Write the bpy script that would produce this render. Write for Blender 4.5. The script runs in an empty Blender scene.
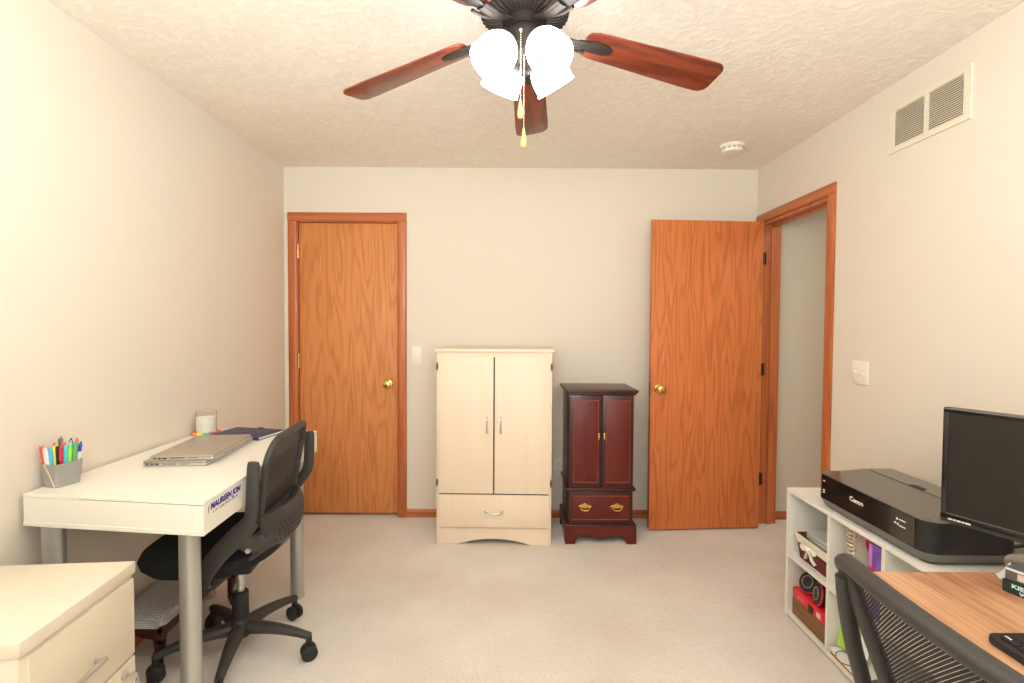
import bpy, bmesh, math, random
from mathutils import Vector, Matrix, Euler
random.seed(7)
sc = bpy.context.scene
COL = sc.collection
PI = math.pi
R = math.radians

# ------------------------------------------------------------------ materials
def srgb(r, g, b):
    f = lambda c: (c/255/12.92) if c/255 <= .04045 else ((c/255+.055)/1.055)**2.4
    return (f(r), f(g), f(b), 1)

MATS = {}
def mat(name, col, rough=.5, metal=0, spec=.5, coat=0, var=0, vscale=8, bump=0, bscale=60, emit=None, estr=0, alpha=1, trans=0):
    if name in MATS: return MATS[name]
    m = bpy.data.materials.new(name); m.use_nodes = True
    nt = m.node_tree; b = nt.nodes['Principled BSDF']
    b.inputs['Base Color'].default_value = col
    b.inputs['Roughness'].default_value = rough
    b.inputs['Metallic'].default_value = metal
    b.inputs['Specular IOR Level'].default_value = spec
    b.inputs['Coat Weight'].default_value = coat
    b.inputs['Transmission Weight'].default_value = trans
    if emit:
        b.inputs['Emission Color'].default_value = emit; b.inputs['Emission Strength'].default_value = estr
    tc = nt.nodes.new('ShaderNodeTexCoord')
    if var:
        n = nt.nodes.new('ShaderNodeTexNoise'); n.inputs['Scale'].default_value = vscale; n.inputs['Detail'].default_value = 4
        r = nt.nodes.new('ShaderNodeValToRGB')
        r.color_ramp.elements[0].position = .3; r.color_ramp.elements[1].position = .7
        r.color_ramp.elements[0].color = tuple(c*(1-var) for c in col[:3])+(1,)
        r.color_ramp.elements[1].color = tuple(min(1, c*(1+var)) for c in col[:3])+(1,)
        nt.links.new(tc.outputs['Object'], n.inputs['Vector']); nt.links.new(n.outputs['Fac'], r.inputs['Fac'])
        nt.links.new(r.outputs['Color'], b.inputs['Base Color'])
    if bump:
        n2 = nt.nodes.new('ShaderNodeTexNoise'); n2.inputs['Scale'].default_value = bscale; n2.inputs['Detail'].default_value = 5
        bp = nt.nodes.new('ShaderNodeBump'); bp.inputs['Strength'].default_value = bump; bp.inputs['Distance'].default_value = .004
        nt.links.new(tc.outputs['Object'], n2.inputs['Vector']); nt.links.new(n2.outputs['Fac'], bp.inputs['Height'])
        nt.links.new(bp.outputs['Normal'], b.inputs['Normal'])
    MATS[name] = m
    return m

def wood(name, light, dark, stretch=(3, 3, .45), rings=9, pore=(220, 220, 5), porestr=.25, rough=.4, coat=.15, ringstr=.6, spec=.5, wob=0.0):
    """cathedral grain: contour lines of a stretched smooth noise, plus fine pores"""
    m = bpy.data.materials.new(name); m.use_nodes = True
    nt = m.node_tree; L = nt.links; b = nt.nodes['Principled BSDF']
    N = nt.nodes.new
    tc = N('ShaderNodeTexCoord')
    mp = N('ShaderNodeMapping'); mp.inputs['Scale'].default_value = stretch
    L.new(tc.outputs['Object'], mp.inputs['Vector'])
    n = N('ShaderNodeTexNoise'); n.inputs['Scale'].default_value = 1.6; n.inputs['Detail'].default_value = 2.0; n.inputs['Roughness'].default_value = .35
    L.new(mp.outputs['Vector'], n.inputs['Vector'])
    mul = N('ShaderNodeMath'); mul.operation = 'MULTIPLY'; mul.inputs[1].default_value = rings*6.283
    L.new(n.outputs['Fac'], mul.inputs[0])
    sn = N('ShaderNodeMath'); sn.operation = 'SINE'; L.new(mul.outputs[0], sn.inputs[0])
    mr = N('ShaderNodeMapRange'); mr.inputs['From Min'].default_value = -1; mr.inputs['From Max'].default_value = 1
    L.new(sn.outputs[0], mr.inputs['Value'])
    pw = N('ShaderNodeMath'); pw.operation = 'POWER'; pw.inputs[1].default_value = 2.5; L.new(mr.outputs['Result'], pw.inputs[0])
    mp2 = N('ShaderNodeMapping'); mp2.inputs['Scale'].default_value = pore
    L.new(tc.outputs['Object'], mp2.inputs['Vector'])
    n2 = N('ShaderNodeTexNoise'); n2.inputs['Scale'].default_value = 1; n2.inputs['Detail'].default_value = 3
    L.new(mp2.outputs['Vector'], n2.inputs['Vector'])
    m1 = N('ShaderNodeMath'); m1.operation = 'MULTIPLY'; m1.inputs[1].default_value = ringstr; L.new(pw.outputs[0], m1.inputs[0])
    mr2 = N('ShaderNodeMapRange'); mr2.inputs['From Min'].default_value = .35; mr2.inputs['From Max'].default_value = .7
    mr2.inputs['To Max'].default_value = porestr
    L.new(n2.outputs['Fac'], mr2.inputs['Value'])
    ad = N('ShaderNodeMath'); ad.operation = 'ADD'; ad.use_clamp = True
    L.new(m1.outputs[0], ad.inputs[0]); L.new(mr2.outputs['Result'], ad.inputs[1])
    mx = N('ShaderNodeMix'); mx.data_type = 'RGBA'
    mx.inputs['A'].default_value = light; mx.inputs['B'].default_value = dark
    L.new(ad.outputs[0], mx.inputs['Factor']); L.new(mx.outputs['Result'], b.inputs['Base Color'])
    b.inputs['Roughness'].default_value = rough; b.inputs['Coat Weight'].default_value = coat; b.inputs['Specular IOR Level'].default_value = spec
    MATS[name] = m
    return m

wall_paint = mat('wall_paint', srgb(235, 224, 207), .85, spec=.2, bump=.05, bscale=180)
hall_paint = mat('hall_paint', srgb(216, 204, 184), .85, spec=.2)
white_paint = mat('white_paint', srgb(240, 234, 220), .5)
laminate = mat('white_laminate', srgb(248, 242, 228), .38)
unit_white = mat('unit_white', srgb(240, 236, 226), .45)
unit_inner = mat('unit_inner', srgb(232, 230, 222), .55)
cream_metal = mat('cream_metal', srgb(229, 217, 195), .42, var=.02, vscale=3)
cream_panel = mat('cream_panel', srgb(225, 212, 187), .42)
plastic_ivory = mat('ivory_plastic', srgb(244, 238, 222), .4)
vent_metal = mat('vent_metal', srgb(236, 226, 204), .5)
vent_dark = mat('vent_dark', srgb(132, 120, 100), .7)
brass = mat('brass', srgb(226, 190, 110), .2, metal=1)
bronze = mat('dark_bronze', srgb(66, 50, 36), .35, metal=.8)
fan_metal = mat('fan_metal', srgb(50, 43, 38), .55, metal=.35)
fan_dark = mat('fan_dark', srgb(48, 42, 38), .5, metal=.3)
steel = mat('brushed_steel', srgb(205, 203, 198), .3, metal=.9)
leg_paint = mat('silver_paint', srgb(186, 184, 178), .35, metal=.55)
black_plastic = mat('black_plastic', srgb(44, 42, 40), .45)
grey_plastic = mat('charcoal_plastic', srgb(58, 55, 52), .5, bump=.05, bscale=300)
dark_plastic = mat('soft_black', srgb(34, 33, 32), .55)
seat_fabric = mat('seat_fabric', srgb(40, 41, 43), .95, spec=.2, bump=.3, bscale=400, var=.15, vscale=120)
oak_slab = wood('oak_slab', srgb(228, 152, 92), srgb(184, 104, 52), stretch=(6.5, 2, .62), rings=8, pore=(170, 170, 3), porestr=.4, ringstr=.34, rough=.5, coat=0, spec=.3)
oak_open = wood('oak_open', srgb(222, 130, 72), srgb(172, 86, 38), stretch=(7, 2, .75), rings=8, pore=(170, 170, 3), porestr=.4, ringstr=.36, rough=.5, coat=0, spec=.3)
oak_trim = wood('oak_trim', srgb(206, 118, 66), srgb(160, 80, 40), stretch=(12, 12, .4), rings=3, pore=(200, 200, 4), porestr=.5, ringstr=.4, rough=.4)
oak_trim_x = wood('oak_trim_x', srgb(206, 118, 66), srgb(160, 80, 40), stretch=(.4, 12, 12), rings=3, pore=(4, 200, 200), porestr=.5, ringstr=.4, rough=.4)
oak_trim_y = wood('oak_trim_y', srgb(202, 114, 64), srgb(156, 78, 40), stretch=(12, .4, 12), rings=3, pore=(200, 4, 200), porestr=.5, ringstr=.4, rough=.4)
blade_wood = wood('blade_wood', srgb(134, 58, 34), srgb(78, 26, 16), stretch=(.8, 10, 10), rings=4, pore=(6, 260, 260), porestr=.5, ringstr=.5, rough=.32, coat=.3)
cherry = wood('cherry', srgb(108, 36, 28), srgb(72, 22, 17), stretch=(4, 4, .8), rings=5, pore=(180, 180, 6), porestr=.3, ringstr=.3, rough=.42, coat=.1, spec=.35)
cherry_dark = wood('cherry_dark', srgb(74, 30, 26), srgb(44, 16, 15), stretch=(4, 4, .8), rings=4, pore=(180, 180, 6), porestr=.3, ringstr=.3, rough=.38, coat=.15, spec=.4)
cherry_edge = mat('cherry_edge', srgb(150, 70, 52), .3)
maple = wood('maple', srgb(247, 226, 201), srgb(239, 213, 184), stretch=(5, 5, .3), rings=3, pore=(160, 160, 2.5), porestr=.35, ringstr=.2, rough=.5, coat=0)
maple_edge = mat('maple_edge', srgb(222, 192, 142), .5)
desk_wood = wood('desk_wood', srgb(214, 164, 124), srgb(150, 96, 64), stretch=(6, .9, 6), rings=3, pore=(120, 5, 120), porestr=.5, ringstr=.45, rough=.4, coat=.1)
box_wood = wood('box_wood', srgb(150, 104, 66), srgb(104, 68, 40), stretch=(6, .8, 14), rings=3, pore=(100, 8, 200), porestr=.5, ringstr=.4, rough=.6, coat=0)
orange_wood = wood('orange_wood', srgb(206, 132, 54), srgb(168, 96, 34), stretch=(8, .8, 8), rings=3, rough=.4)
dark_gap = mat('dark_gap', srgb(92, 74, 54), .8)
black = mat('black', srgb(16, 15, 15), .5)

# ceiling : trowelled texture
def ceiling_mat():
    m = bpy.data.materials.new('ceiling_texture'); m.use_nodes = True
    nt = m.node_tree; L = nt.links; b = nt.nodes['Principled BSDF']; N = nt.nodes.new
    b.inputs['Roughness'].default_value = .8; b.inputs['Specular IOR Level'].default_value = .35
    tc = N('ShaderNodeTexCoord')
    n = N('ShaderNodeTexNoise'); n.inputs['Scale'].default_value = 16; n.inputs['Detail'].default_value = 6; n.inputs['Roughness'].default_value = .6; n.inputs['Distortion'].default_value = 1.6
    L.new(tc.outputs['Object'], n.inputs['Vector'])
    cr = N('ShaderNodeValToRGB'); cr.color_ramp.elements[0].position = .42; cr.color_ramp.elements[1].position = .62
    L.new(n.outputs['Fac'], cr.inputs['Fac'])
    bp = N('ShaderNodeBump'); bp.inputs['Strength'].default_value = .32; bp.inputs['Distance'].default_value = .005
    L.new(cr.outputs['Color'], bp.inputs['Height']); L.new(bp.outputs['Normal'], b.inputs['Normal'])
    mx = N('ShaderNodeMix'); mx.data_type = 'RGBA'; mx.inputs['A'].default_value = srgb(246, 236, 222); mx.inputs['B'].default_value = srgb(252, 244, 231)
    L.new(cr.outputs['Color'], mx.inputs['Factor']); L.new(mx.outputs['Result'], b.inputs['Base Color'])
    return m

def carpet_mat():
    m = bpy.data.materials.new('carpet'); m.use_nodes = True
    nt = m.node_tree; L = nt.links; b = nt.nodes['Principled BSDF']; N = nt.nodes.new
    b.inputs['Roughness'].default_value = 1; b.inputs['Specular IOR Level'].default_value = .05
    b.inputs['Sheen Weight'].default_value = .15
    tc = N('ShaderNodeTexCoord')
    n1 = N('ShaderNodeTexNoise'); n1.inputs['Scale'].default_value = 1.7; n1.inputs['Detail'].default_value = 5
    n2 = N('ShaderNodeTexNoise'); n2.inputs['Scale'].default_value = 130; n2.inputs['Detail'].default_value = 4; n2.inputs['Roughness'].default_value = .7
    n3 = N('ShaderNodeTexNoise'); n3.inputs['Scale'].default_value = 30; n3.inputs['Detail'].default_value = 4
    for n in (n1, n2, n3): L.new(tc.outputs['Object'], n.inputs['Vector'])
    mx = N('ShaderNodeMix'); mx.data_type = 'RGBA'; mx.inputs['A'].default_value = srgb(228, 214, 200); mx.inputs['B'].default_value = srgb(254, 247, 238)
    a = N('ShaderNodeMath'); a.operation = 'MULTIPLY_ADD'; a.inputs[1].default_value = .6; L.new(n1.outputs['Fac'], a.inputs[0])
    a2 = N('ShaderNodeMath'); a2.operation = 'MULTIPLY'; a2.inputs[1].default_value = .55; L.new(n2.outputs['Fac'], a2.inputs[0]); L.new(a2.outputs[0], a.inputs[2])
    mr = N('ShaderNodeMapRange'); mr.inputs['From Min'].default_value = .38; mr.inputs['From Max'].default_value = .74; L.new(a.outputs[0], mr.inputs['Value'])
    L.new(mr.outputs['Result'], mx.inputs['Factor']); L.new(mx.outputs['Result'], b.inputs['Base Color'])
    ah = N('ShaderNodeMath'); ah.operation = 'ADD'; L.new(n2.outputs['Fac'], ah.inputs[0]); L.new(n3.outputs['Fac'], ah.inputs[1])
    bp = N('ShaderNodeBump'); bp.inputs['Strength'].default_value = .7; bp.inputs['Distance'].default_value = .008
    L.new(ah.outputs[0], bp.inputs['Height']); L.new(bp.outputs['Normal'], b.inputs['Normal'])
    return m

def mesh_mat(name, col, cover=.6, freq=900):
    """woven see-through back mesh: diagonal threads with gaps"""
    m = bpy.data.materials.new(name); m.use_nodes = True
    nt = m.node_tree; L = nt.links; b = nt.nodes['Principled BSDF']; N = nt.nodes.new
    b.inputs['Base Color'].default_value = col; b.inputs['Roughness'].default_value = .7
    tc = N('ShaderNodeTexCoord'); sep = N('ShaderNodeSeparateXYZ'); L.new(tc.outputs['Object'], sep.inputs[0])
    ad = N('ShaderNodeMath'); ad.operation = 'MULTIPLY_ADD'; ad.inputs[1].default_value = .9
    L.new(sep.outputs['X'], ad.inputs[0]); 
    neg = N('ShaderNodeMath'); neg.operation = 'MULTIPLY'; neg.inputs[1].default_value = -1; L.new(sep.outputs['Z'], neg.inputs[0]); L.new(neg.outputs[0], ad.inputs[2])
    ml = N('ShaderNodeMath'); ml.operation = 'MULTIPLY'; ml.inputs[1].default_value = freq; L.new(ad.outputs[0], ml.inputs[0])
    sn = N('ShaderNodeMath'); sn.operation = 'SINE'; L.new(ml.outputs[0], sn.inputs[0])
    gt = N('ShaderNodeMath'); gt.operation = 'LESS_THAN'; gt.inputs[1].default_value = cover; L.new(sn.outputs[0], gt.inputs[0])
    tr = N('ShaderNodeBsdfTransparent'); mix = N('ShaderNodeMixShader')
    L.new(gt.outputs[0], mix.inputs['Fac']); L.new(tr.outputs[0], mix.inputs[1]); L.new(b.outputs[0], mix.inputs[2])
    L.new(mix.outputs[0], nt.nodes['Material Output'].inputs['Surface'])
    return m

def shade_mat():
    m = bpy.data.materials.new('frosted_glass_lit'); m.use_nodes = True
    nt = m.node_tree; L = nt.links; b = nt.nodes['Principled BSDF']; N = nt.nodes.new
    b.inputs['Base Color'].default_value = srgb(250, 240, 220); b.inputs['Roughness'].default_value = .35
    tc = N('ShaderNodeTexCoord'); sep = N('ShaderNodeSeparateXYZ'); L.new(tc.outputs['Object'], sep.inputs[0])
    cr = N('ShaderNodeValToRGB')
    cr.color_ramp.elements[0].position = .0; cr.color_ramp.elements[0].color = (1, .80, .56, 1)
    cr.color_ramp.elements[1].position = .55; cr.color_ramp.elements[1].color = (.955, .968, 1, 1)
    mr = N('ShaderNodeMapRange'); mr.inputs['From Min'].default_value = 0; mr.inputs['From Max'].default_value = -.12
    L.new(sep.outputs['Z'], mr.inputs['Value']); L.new(mr.outputs['Result'], cr.inputs['Fac'])
    mr2 = N('ShaderNodeMapRange'); mr2.inputs['From Min'].default_value = -.012; mr2.inputs['From Max'].default_value = -.09; mr2.interpolation_type = 'SMOOTHSTEP'
    mr2.inputs['To Min'].default_value = SHADE_E*.03; mr2.inputs['To Max'].default_value = SHADE_E
    L.new(sep.outputs['Z'], mr2.inputs['Value'])
    L.new(cr.outputs['Color'], b.inputs['Emission Color']); L.new(mr2.outputs['Result'], b.inputs['Emission Strength'])
    return m
SHADE_E = 18.5

def weave_mat(name, c1, c2, scale=300, axis=None):
    m = bpy.data.materials.new(name); m.use_nodes = True
    nt = m.node_tree; L = nt.links; b = nt.nodes['Principled BSDF']; N = nt.nodes.new
    tc = N('ShaderNodeTexCoord'); ck = N('ShaderNodeTexChecker'); ck.inputs['Scale'].default_value = scale
    ck.inputs['Color1'].default_value = c1; ck.inputs['Color2'].default_value = c2
    mp = N('ShaderNodeMapping'); mp.inputs['Rotation'].default_value = (.02, .03, .78)
    L.new(tc.outputs['Object'], mp.inputs['Vector']); L.new(mp.outputs['Vector'], ck.inputs['Vector'])
    L.new(ck.outputs['Color'], b.inputs['Base Color']); b.inputs['Roughness'].default_value = .8
    bp = N('ShaderNodeBump'); bp.inputs['Strength'].default_value = .6; bp.inputs['Distance'].default_value = .003
    L.new(ck.outputs['Fac'], bp.inputs['Height']); L.new(bp.outputs['Normal'], b.inputs['Normal'])
    return m

# ------------------------------------------------------------------ mesh builder
class MB:
    def __init__(self): self.bm = bmesh.new()
    def _merge(self, other, M=None):
        if M is not None: other.transform(M)
        me = bpy.data.meshes.new('tmp'); other.to_mesh(me); other.free()
        self.bm.from_mesh(me); bpy.data.meshes.remove(me); return self
    def box(self, x0, x1, y0, y1, z0, z1, bev=0, seg=2, M=None):
        b = bmesh.new(); bmesh.ops.create_cube(b, size=1)
        bmesh.ops.scale(b, vec=(x1-x0, y1-y0, z1-z0), verts=b.verts)
        bmesh.ops.translate(b, vec=((x0+x1)/2, (y0+y1)/2, (z0+z1)/2), verts=b.verts)
        if bev: bmesh.ops.bevel(b, geom=b.edges[:], offset=bev, segments=seg, affect='EDGES', profile=.5)
        return self._merge(b, M)
    def prism(self, pts, h0, h1, M=None, bev=0, seg=2):
        """polygon in XY extruded along Z"""
        b = bmesh.new()
        lo = [b.verts.new((p[0], p[1], h0)) for p in pts]; hi = [b.verts.new((p[0], p[1], h1)) for p in pts]
        n = len(pts)
        b.faces.new(lo[::-1]); b.faces.new(hi)
        for i in range(n): b.faces.new((lo[i], lo[(i+1) % n], hi[(i+1) % n], hi[i]))
        bmesh.ops.recalc_face_normals(b, faces=b.faces)
        if bev:
            es = [e for e in b.edges if abs(e.verts[0].co.z-e.verts[1].co.z) < 1e-6]
            bmesh.ops.bevel(b, geom=es, offset=bev, segments=seg, affect='EDGES', profile=.5)
        return self._merge(b, M)
    def lathe(self, prof, n=32, M=None, cap=True):
        b = bmesh.new(); rings = []
        for r, z in prof:
            if r < 1e-6: rings.append([b.verts.new((0, 0, z))])
            else: rings.append([b.verts.new((r*math.cos(2*PI*i/n), r*math.sin(2*PI*i/n), z)) for i in range(n)])
        for a, c in zip(rings, rings[1:]):
            for i in range(n):
                j = (i+1) % n
                if len(a) == 1 and len(c) == 1: continue
                if len(a) == 1: b.faces.new((a[0], c[i], c[j]))
                elif len(c) == 1: b.faces.new((a[i], c[0], a[j]))
                else: b.faces.new((a[i], a[j], c[j], c[i]))
        if cap:
            if len(rings[0]) > 1: b.faces.new(rings[0][::-1])
            if len(rings[-1]) > 1: b.faces.new(rings[-1])
        bmesh.ops.recalc_face_normals(b, faces=b.faces)
        return self._merge(b, M)
    def cyl(self, p0, p1, r0, r1=None, n=20):
        r1 = r0 if r1 is None else r1
        p0, p1 = Vector(p0), Vector(p1); d = p1-p0
        M = Matrix.Translation(p0) @ d.to_track_quat('Z', 'Y').to_matrix().to_4x4()
        return self.lathe([(r0, 0), (r1, d.length)], n, M)
    def sphere(self, c, r, s=(1, 1, 1), n=16):
        b = bmesh.new(); bmesh.ops.create_uvsphere(b, u_segments=n, v_segments=max(6, n*2//3), radius=r)
        return self._merge(b, Matrix.Translation(c) @ Matrix.Diagonal((s[0], s[1], s[2], 1)))
    def tube(self, pts, rad, n=10, closed=False, up=(0, 0, 1), smooth=0, cap=True):
        """sweep an ellipse; rad = number | (a,b) | list of those; a = across 'up', b = along 'up'"""
        P = [Vector(p) for p in pts]
        if not isinstance(rad, list): rad = [rad]*len(P)
        rad = [(r, r) if not isinstance(r, tuple) else r for r in rad]
        for _ in range(smooth):
            Q, S = [], []
            m = len(P); rng = range(m) if closed else range(m-1)
            if not closed: Q.append(P[0]); S.append(rad[0])
            for i in rng:
                a, b = P[i], P[(i+1) % m]; ra, rb = rad[i], rad[(i+1) % m]
                Q += [a.lerp(b, .25), a.lerp(b, .75)]
                S += [tuple(ra[k]*.75+rb[k]*.25 for k in (0, 1)), tuple(ra[k]*.25+rb[k]*.75 for k in (0, 1))]
            if not closed: Q.append(P[-1]); S.append(rad[-1])
            P, rad = Q, S
        b = bmesh.new(); rings = []; m = len(P); up = Vector(up)
        for i in range(m):
            if closed: t = P[(i+1) % m]-P[i-1]
            else: t = P[min(i+1, m-1)]-P[max(i-1, 0)]
            t.normalize()
            s = t.cross(up)
            if s.length < 1e-4: s = t.cross(Vector((0, 1, 0.01)))
            s.normalize(); u = s.cross(t)
            rings.append([b.verts.new(P[i]+s*(math.cos(2*PI*k/n)*rad[i][0])+u*(math.sin(2*PI*k/n)*rad[i][1])) for k in range(n)])
        for i in range(m if closed else m-1):
            a, c = rings[i], rings[(i+1) % m]
            for k in range(n): b.faces.new((a[k], a[(k+1) % n], c[(k+1) % n], c[k]))
        if not closed and cap: b.faces.new(rings[0][::-1]); b.faces.new(rings[-1])
        bmesh.ops.recalc_face_normals(b, faces=b.faces)
        return self._merge(b)
    def grid(self, f, nu, nv, thick=None):
        """f(u,v)->Vector on [0,1]^2; thick = offset Vector function for a closed slab"""
        b = bmesh.new()
        A = [[b.verts.new(f(i/nu, j/nv)) for j in range(nv+1)] for i in range(nu+1)]
        for i in range(nu):
            for j in range(nv): b.faces.new((A[i][j], A[i+1][j], A[i+1][j+1], A[i][j+1]))
        if thick is not None:
            B = [[b.verts.new(Vector(f(i/nu, j/nv))+Vector(thick)) for j in range(nv+1)] for i in range(nu+1)]
            for i in range(nu):
                for j in range(nv): b.faces.new((B[i][j], B[i][j+1], B[i+1][j+1], B[i+1][j]))
            for i in range(nu):
                b.faces.new((A[i][0], B[i][0], B[i+1][0], A[i+1][0])); b.faces.new((A[i][nv], A[i+1][nv], B[i+1][nv], B[i][nv]))
            for j in range(nv):
                b.faces.new((A[0][j], A[0][j+1], B[0][j+1], B[0][j])); b.faces.new((A[nu][j], B[nu][j], B[nu][j+1], A[nu][j+1]))
        bmesh.ops.recalc_face_normals(b, faces=b.faces)
        return self._merge(b)
    def build(self, name, m, parent=None, loc=(0, 0, 0), rot=(0, 0, 0), smooth=True, angle=35):
        me = bpy.data.meshes.new(name); self.bm.to_mesh(me); self.bm.free()
        me.materials.append(m)
        if smooth:
            for p in me.polygons: p.use_smooth = True
            me.set_sharp_from_angle(angle=R(angle))
        o = bpy.data.objects.new(name, me); COL.objects.link(o)
        o.location = loc; o.rotation_euler = rot
        if parent: o.parent = parent
        return o

def thing(name, label, cat, loc=(0, 0, 0), rotz=0, group=None, rot=None):
    o = bpy.data.objects.new(name, None); COL.objects.link(o); o.empty_display_size = .05
    o.location = loc; o.rotation_euler = rot if rot else (0, 0, rotz)
    tag(o, label, cat, group); return o
def tag(o, label, cat, group=None):
    o['label'] = label; o['category'] = cat
    if group: o['group'] = group
    return o
def struct(o): o['kind'] = 'structure'; return o
def lab(o, l): o['label'] = l; return o

def text(name, body, size, m, parent=None, loc=(0, 0, 0), rot=(0, 0, 0), bold=0.0, sx=1, shear=0, extrude=.0004, align='LEFT', M=None):
    cu = bpy.data.curves.new('lettering', 'FONT'); cu.body = body; cu.size = size; cu.offset = bold; cu.extrude = extrude
    cu.shear = shear; cu.align_x = align
    t = bpy.data.objects.new('lettering_tmp', cu); COL.objects.link(t)
    bpy.context.view_layer.update()
    dg = bpy.context.evaluated_depsgraph_get()
    me = bpy.data.meshes.new_from_object(t.evaluated_get(dg)); me.name = name
    bpy.data.objects.remove(t); bpy.data.curves.remove(cu)
    me.transform(Matrix.Diagonal((sx, 1, 1, 1)))
    me.materials.clear(); me.materials.append(m)
    o = bpy.data.objects.new(name, me); COL.objects.link(o); o.location = loc; o.rotation_euler = rot
    if M is not None: o.matrix_local = M
    if parent: o.parent = parent
    return o

def rrect(w, d, r, n=6, cx=0, cy=0):
    pts = []
    for sx, sy, a0 in ((1, 1, 0), (-1, 1, PI/2), (-1, -1, PI), (1, -1, 3*PI/2)):
        for i in range(n+1):
            a = a0+i/n*PI/2
            pts.append((cx+sx*(w/2-r)+r*math.cos(a), cy+sy*(d/2-r)+r*math.sin(a)))
    return pts
# matrices that lay an XY outline upright
FACE_FRONT = Matrix(((1, 0, 0, 0), (0, 0, -1, 0), (0, 1, 0, 0), (0, 0, 0, 1)))       # x->x, y->z, extrude z-> -y
FACE_LEFT = Matrix(((0, 0, -1, 0), (-1, 0, 0, 0), (0, 1, 0, 0), (0, 0, 0, 1)))       # x-> -y, y->z, extrude -> -x   (reads left-to-right seen from -x)
FACE_RIGHT = Matrix(((0, 0, 1, 0), (1, 0, 0, 0), (0, 1, 0, 0), (0, 0, 0, 1)))        # x-> +y, y->z, extrude -> +x   (seen from +x)

# ------------------------------------------------------------------ room
XL, XR, YB, YF, ZC = -1.571, 1.711, 3.575, -.75, 2.44
HX = 3.1
WT = .115
struct(MB().box(XL-.1, HX+.1, YF-.1, YB+.3, -.06, 0).build('floor', carpet_mat(), smooth=False))
struct(MB().box(XL-.1, HX+.1, YF-.1, YB+.3, ZC, ZC+.06).build('ceiling', ceiling_mat(), smooth=False))
struct(MB().box(XL-.1, XL, YF-.1, YB+.2, 0, ZC).build('wall_left', wall_paint, smooth=False))
D1L, D1R, D1T = -1.482, -.782, 2.066       # closed door opening
w = MB()
w.box(XL, D1L, YB, YB+.12, 0, ZC); w.box(D1R, XR+WT, YB, YB+.12, 0, ZC); w.box(D1L, D1R, YB, YB+.12, D1T, ZC)
struct(w.build('wall_back', wall_paint, smooth=False))
O0, O1, OT = 2.765, 3.492, 2.055           # doorway in the right wall
w = MB()
w.box(XR, XR+WT, YF, O0, 0, ZC); w.box(XR, XR+WT, O1, YB, 0, ZC); w.box(XR, XR+WT, O0, O1, OT, ZC)
struct(w.build('wall_right', wall_paint, smooth=False))
struct(MB().box(XL, XR+WT, YF-.1, YF, 0, ZC).build('wall_rear', wall_paint, smooth=False))
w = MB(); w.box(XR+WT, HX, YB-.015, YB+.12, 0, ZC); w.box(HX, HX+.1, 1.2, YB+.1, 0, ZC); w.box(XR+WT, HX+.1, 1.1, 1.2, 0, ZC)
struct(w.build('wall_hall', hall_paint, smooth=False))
# closet space behind closed door is never seen: door fills its frame

def casing_profile(w_, d_):
    return [(0, 0), (w_, 0), (w_, d_*.55), (w_*.86, d_*.8), (w_*.6, d_), (w_*.18, d_*.9), (0, d_*.6)]
def door_trim(name, verts, m): pass
CW = .06
# trim of closed door (front casing + jambs)
def casing_back(x0, x1, zt, y, name):
    b = MB()
    p = casing_profile(CW, .018)
    # left leg: profile x across, depth -> -y
    for sgn, xe in ((-1, x0), (1, x1)):
        pts = [(xe+sgn*px, -py) for px, py in p]
        b.prism(pts if sgn > 0 else pts[::-1], 0, zt, M=Matrix.Translation((0, y, 0)))
    # head
    Mx = Matrix(((0, 0, 1, 0), (0, -1, 0, 0), (1, 0, 0, 0), (0, 0, 0, 1)))
    return b, p, Mx
b, p, Mx = casing_back(D1L, D1R, D1T, YB, 'trim')
legs = struct(b.build('trim_1', oak_trim, angle=20))
hd = MB(); hd.prism([(zt, d) for zt, d in [(D1T+px, py) for px, py in p]], D1L-CW, D1R+CW, M=Matrix.Translation((0, YB, 0)) @ Matrix(((0, 0, 1, 0), (0, -1, 0, 0), (1, 0, 0, 0), (0, 0, 0, 1))))
struct(hd.build('trim_2', oak_trim_x, angle=20))
j = MB(); j.box(D1L-.002, D1L+.006, YB-.002, YB+.12, 0, D1T); j.box(D1R-.006, D1R+.002, YB-.002, YB+.12, 0, D1T); j.box(D1L, D1R, YB-.002, YB+.12, D1T-.006, D1T+.002)
j.box(D1L, D1R, YB+.06, YB+.12, 0, D1T)
struct(j.build('trim_3', oak_trim))

def knob_mb(side=1):
    """lathe along local -y; rose at y=0"""
    prof = [(.031, 0), (.032, .004), (.028, .009), (.014, .012), (.011, .03), (.016, .036), (.026, .044), (.0285, .054), (.025, .064), (.012, .069), (0, .07)]
    m = MB(); m.lathe(prof, 28, Matrix(((1, 0, 0, 0), (0, 0, -side, 0), (0, 1, 0, 0), (0, 0, 0, 1))))
    return m
def hinge_mb():
    m = MB(); m.cyl((0, 0, -.045), (0, 0, .045), .007, n=12); m.sphere((0, 0, .047), .007, n=10); m.sphere((0, 0, -.047), .007, n=10)
    return m
# door_1 : closed oak slab
d1 = MB().box(D1L+.009, D1R-.009, 0, .035, .022, D1T-.009, bev=.002).build('door_1', oak_slab, loc=(0, YB+.012, 0)); struct(d1)
k = knob_mb().build('door_knob', brass, d1, loc=(-.852, 0, .938))
for z in (1.86, 1.1, .25):
    hinge_mb().build('hinge', brass, d1, loc=(D1L+.006, -.012, z))
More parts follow.
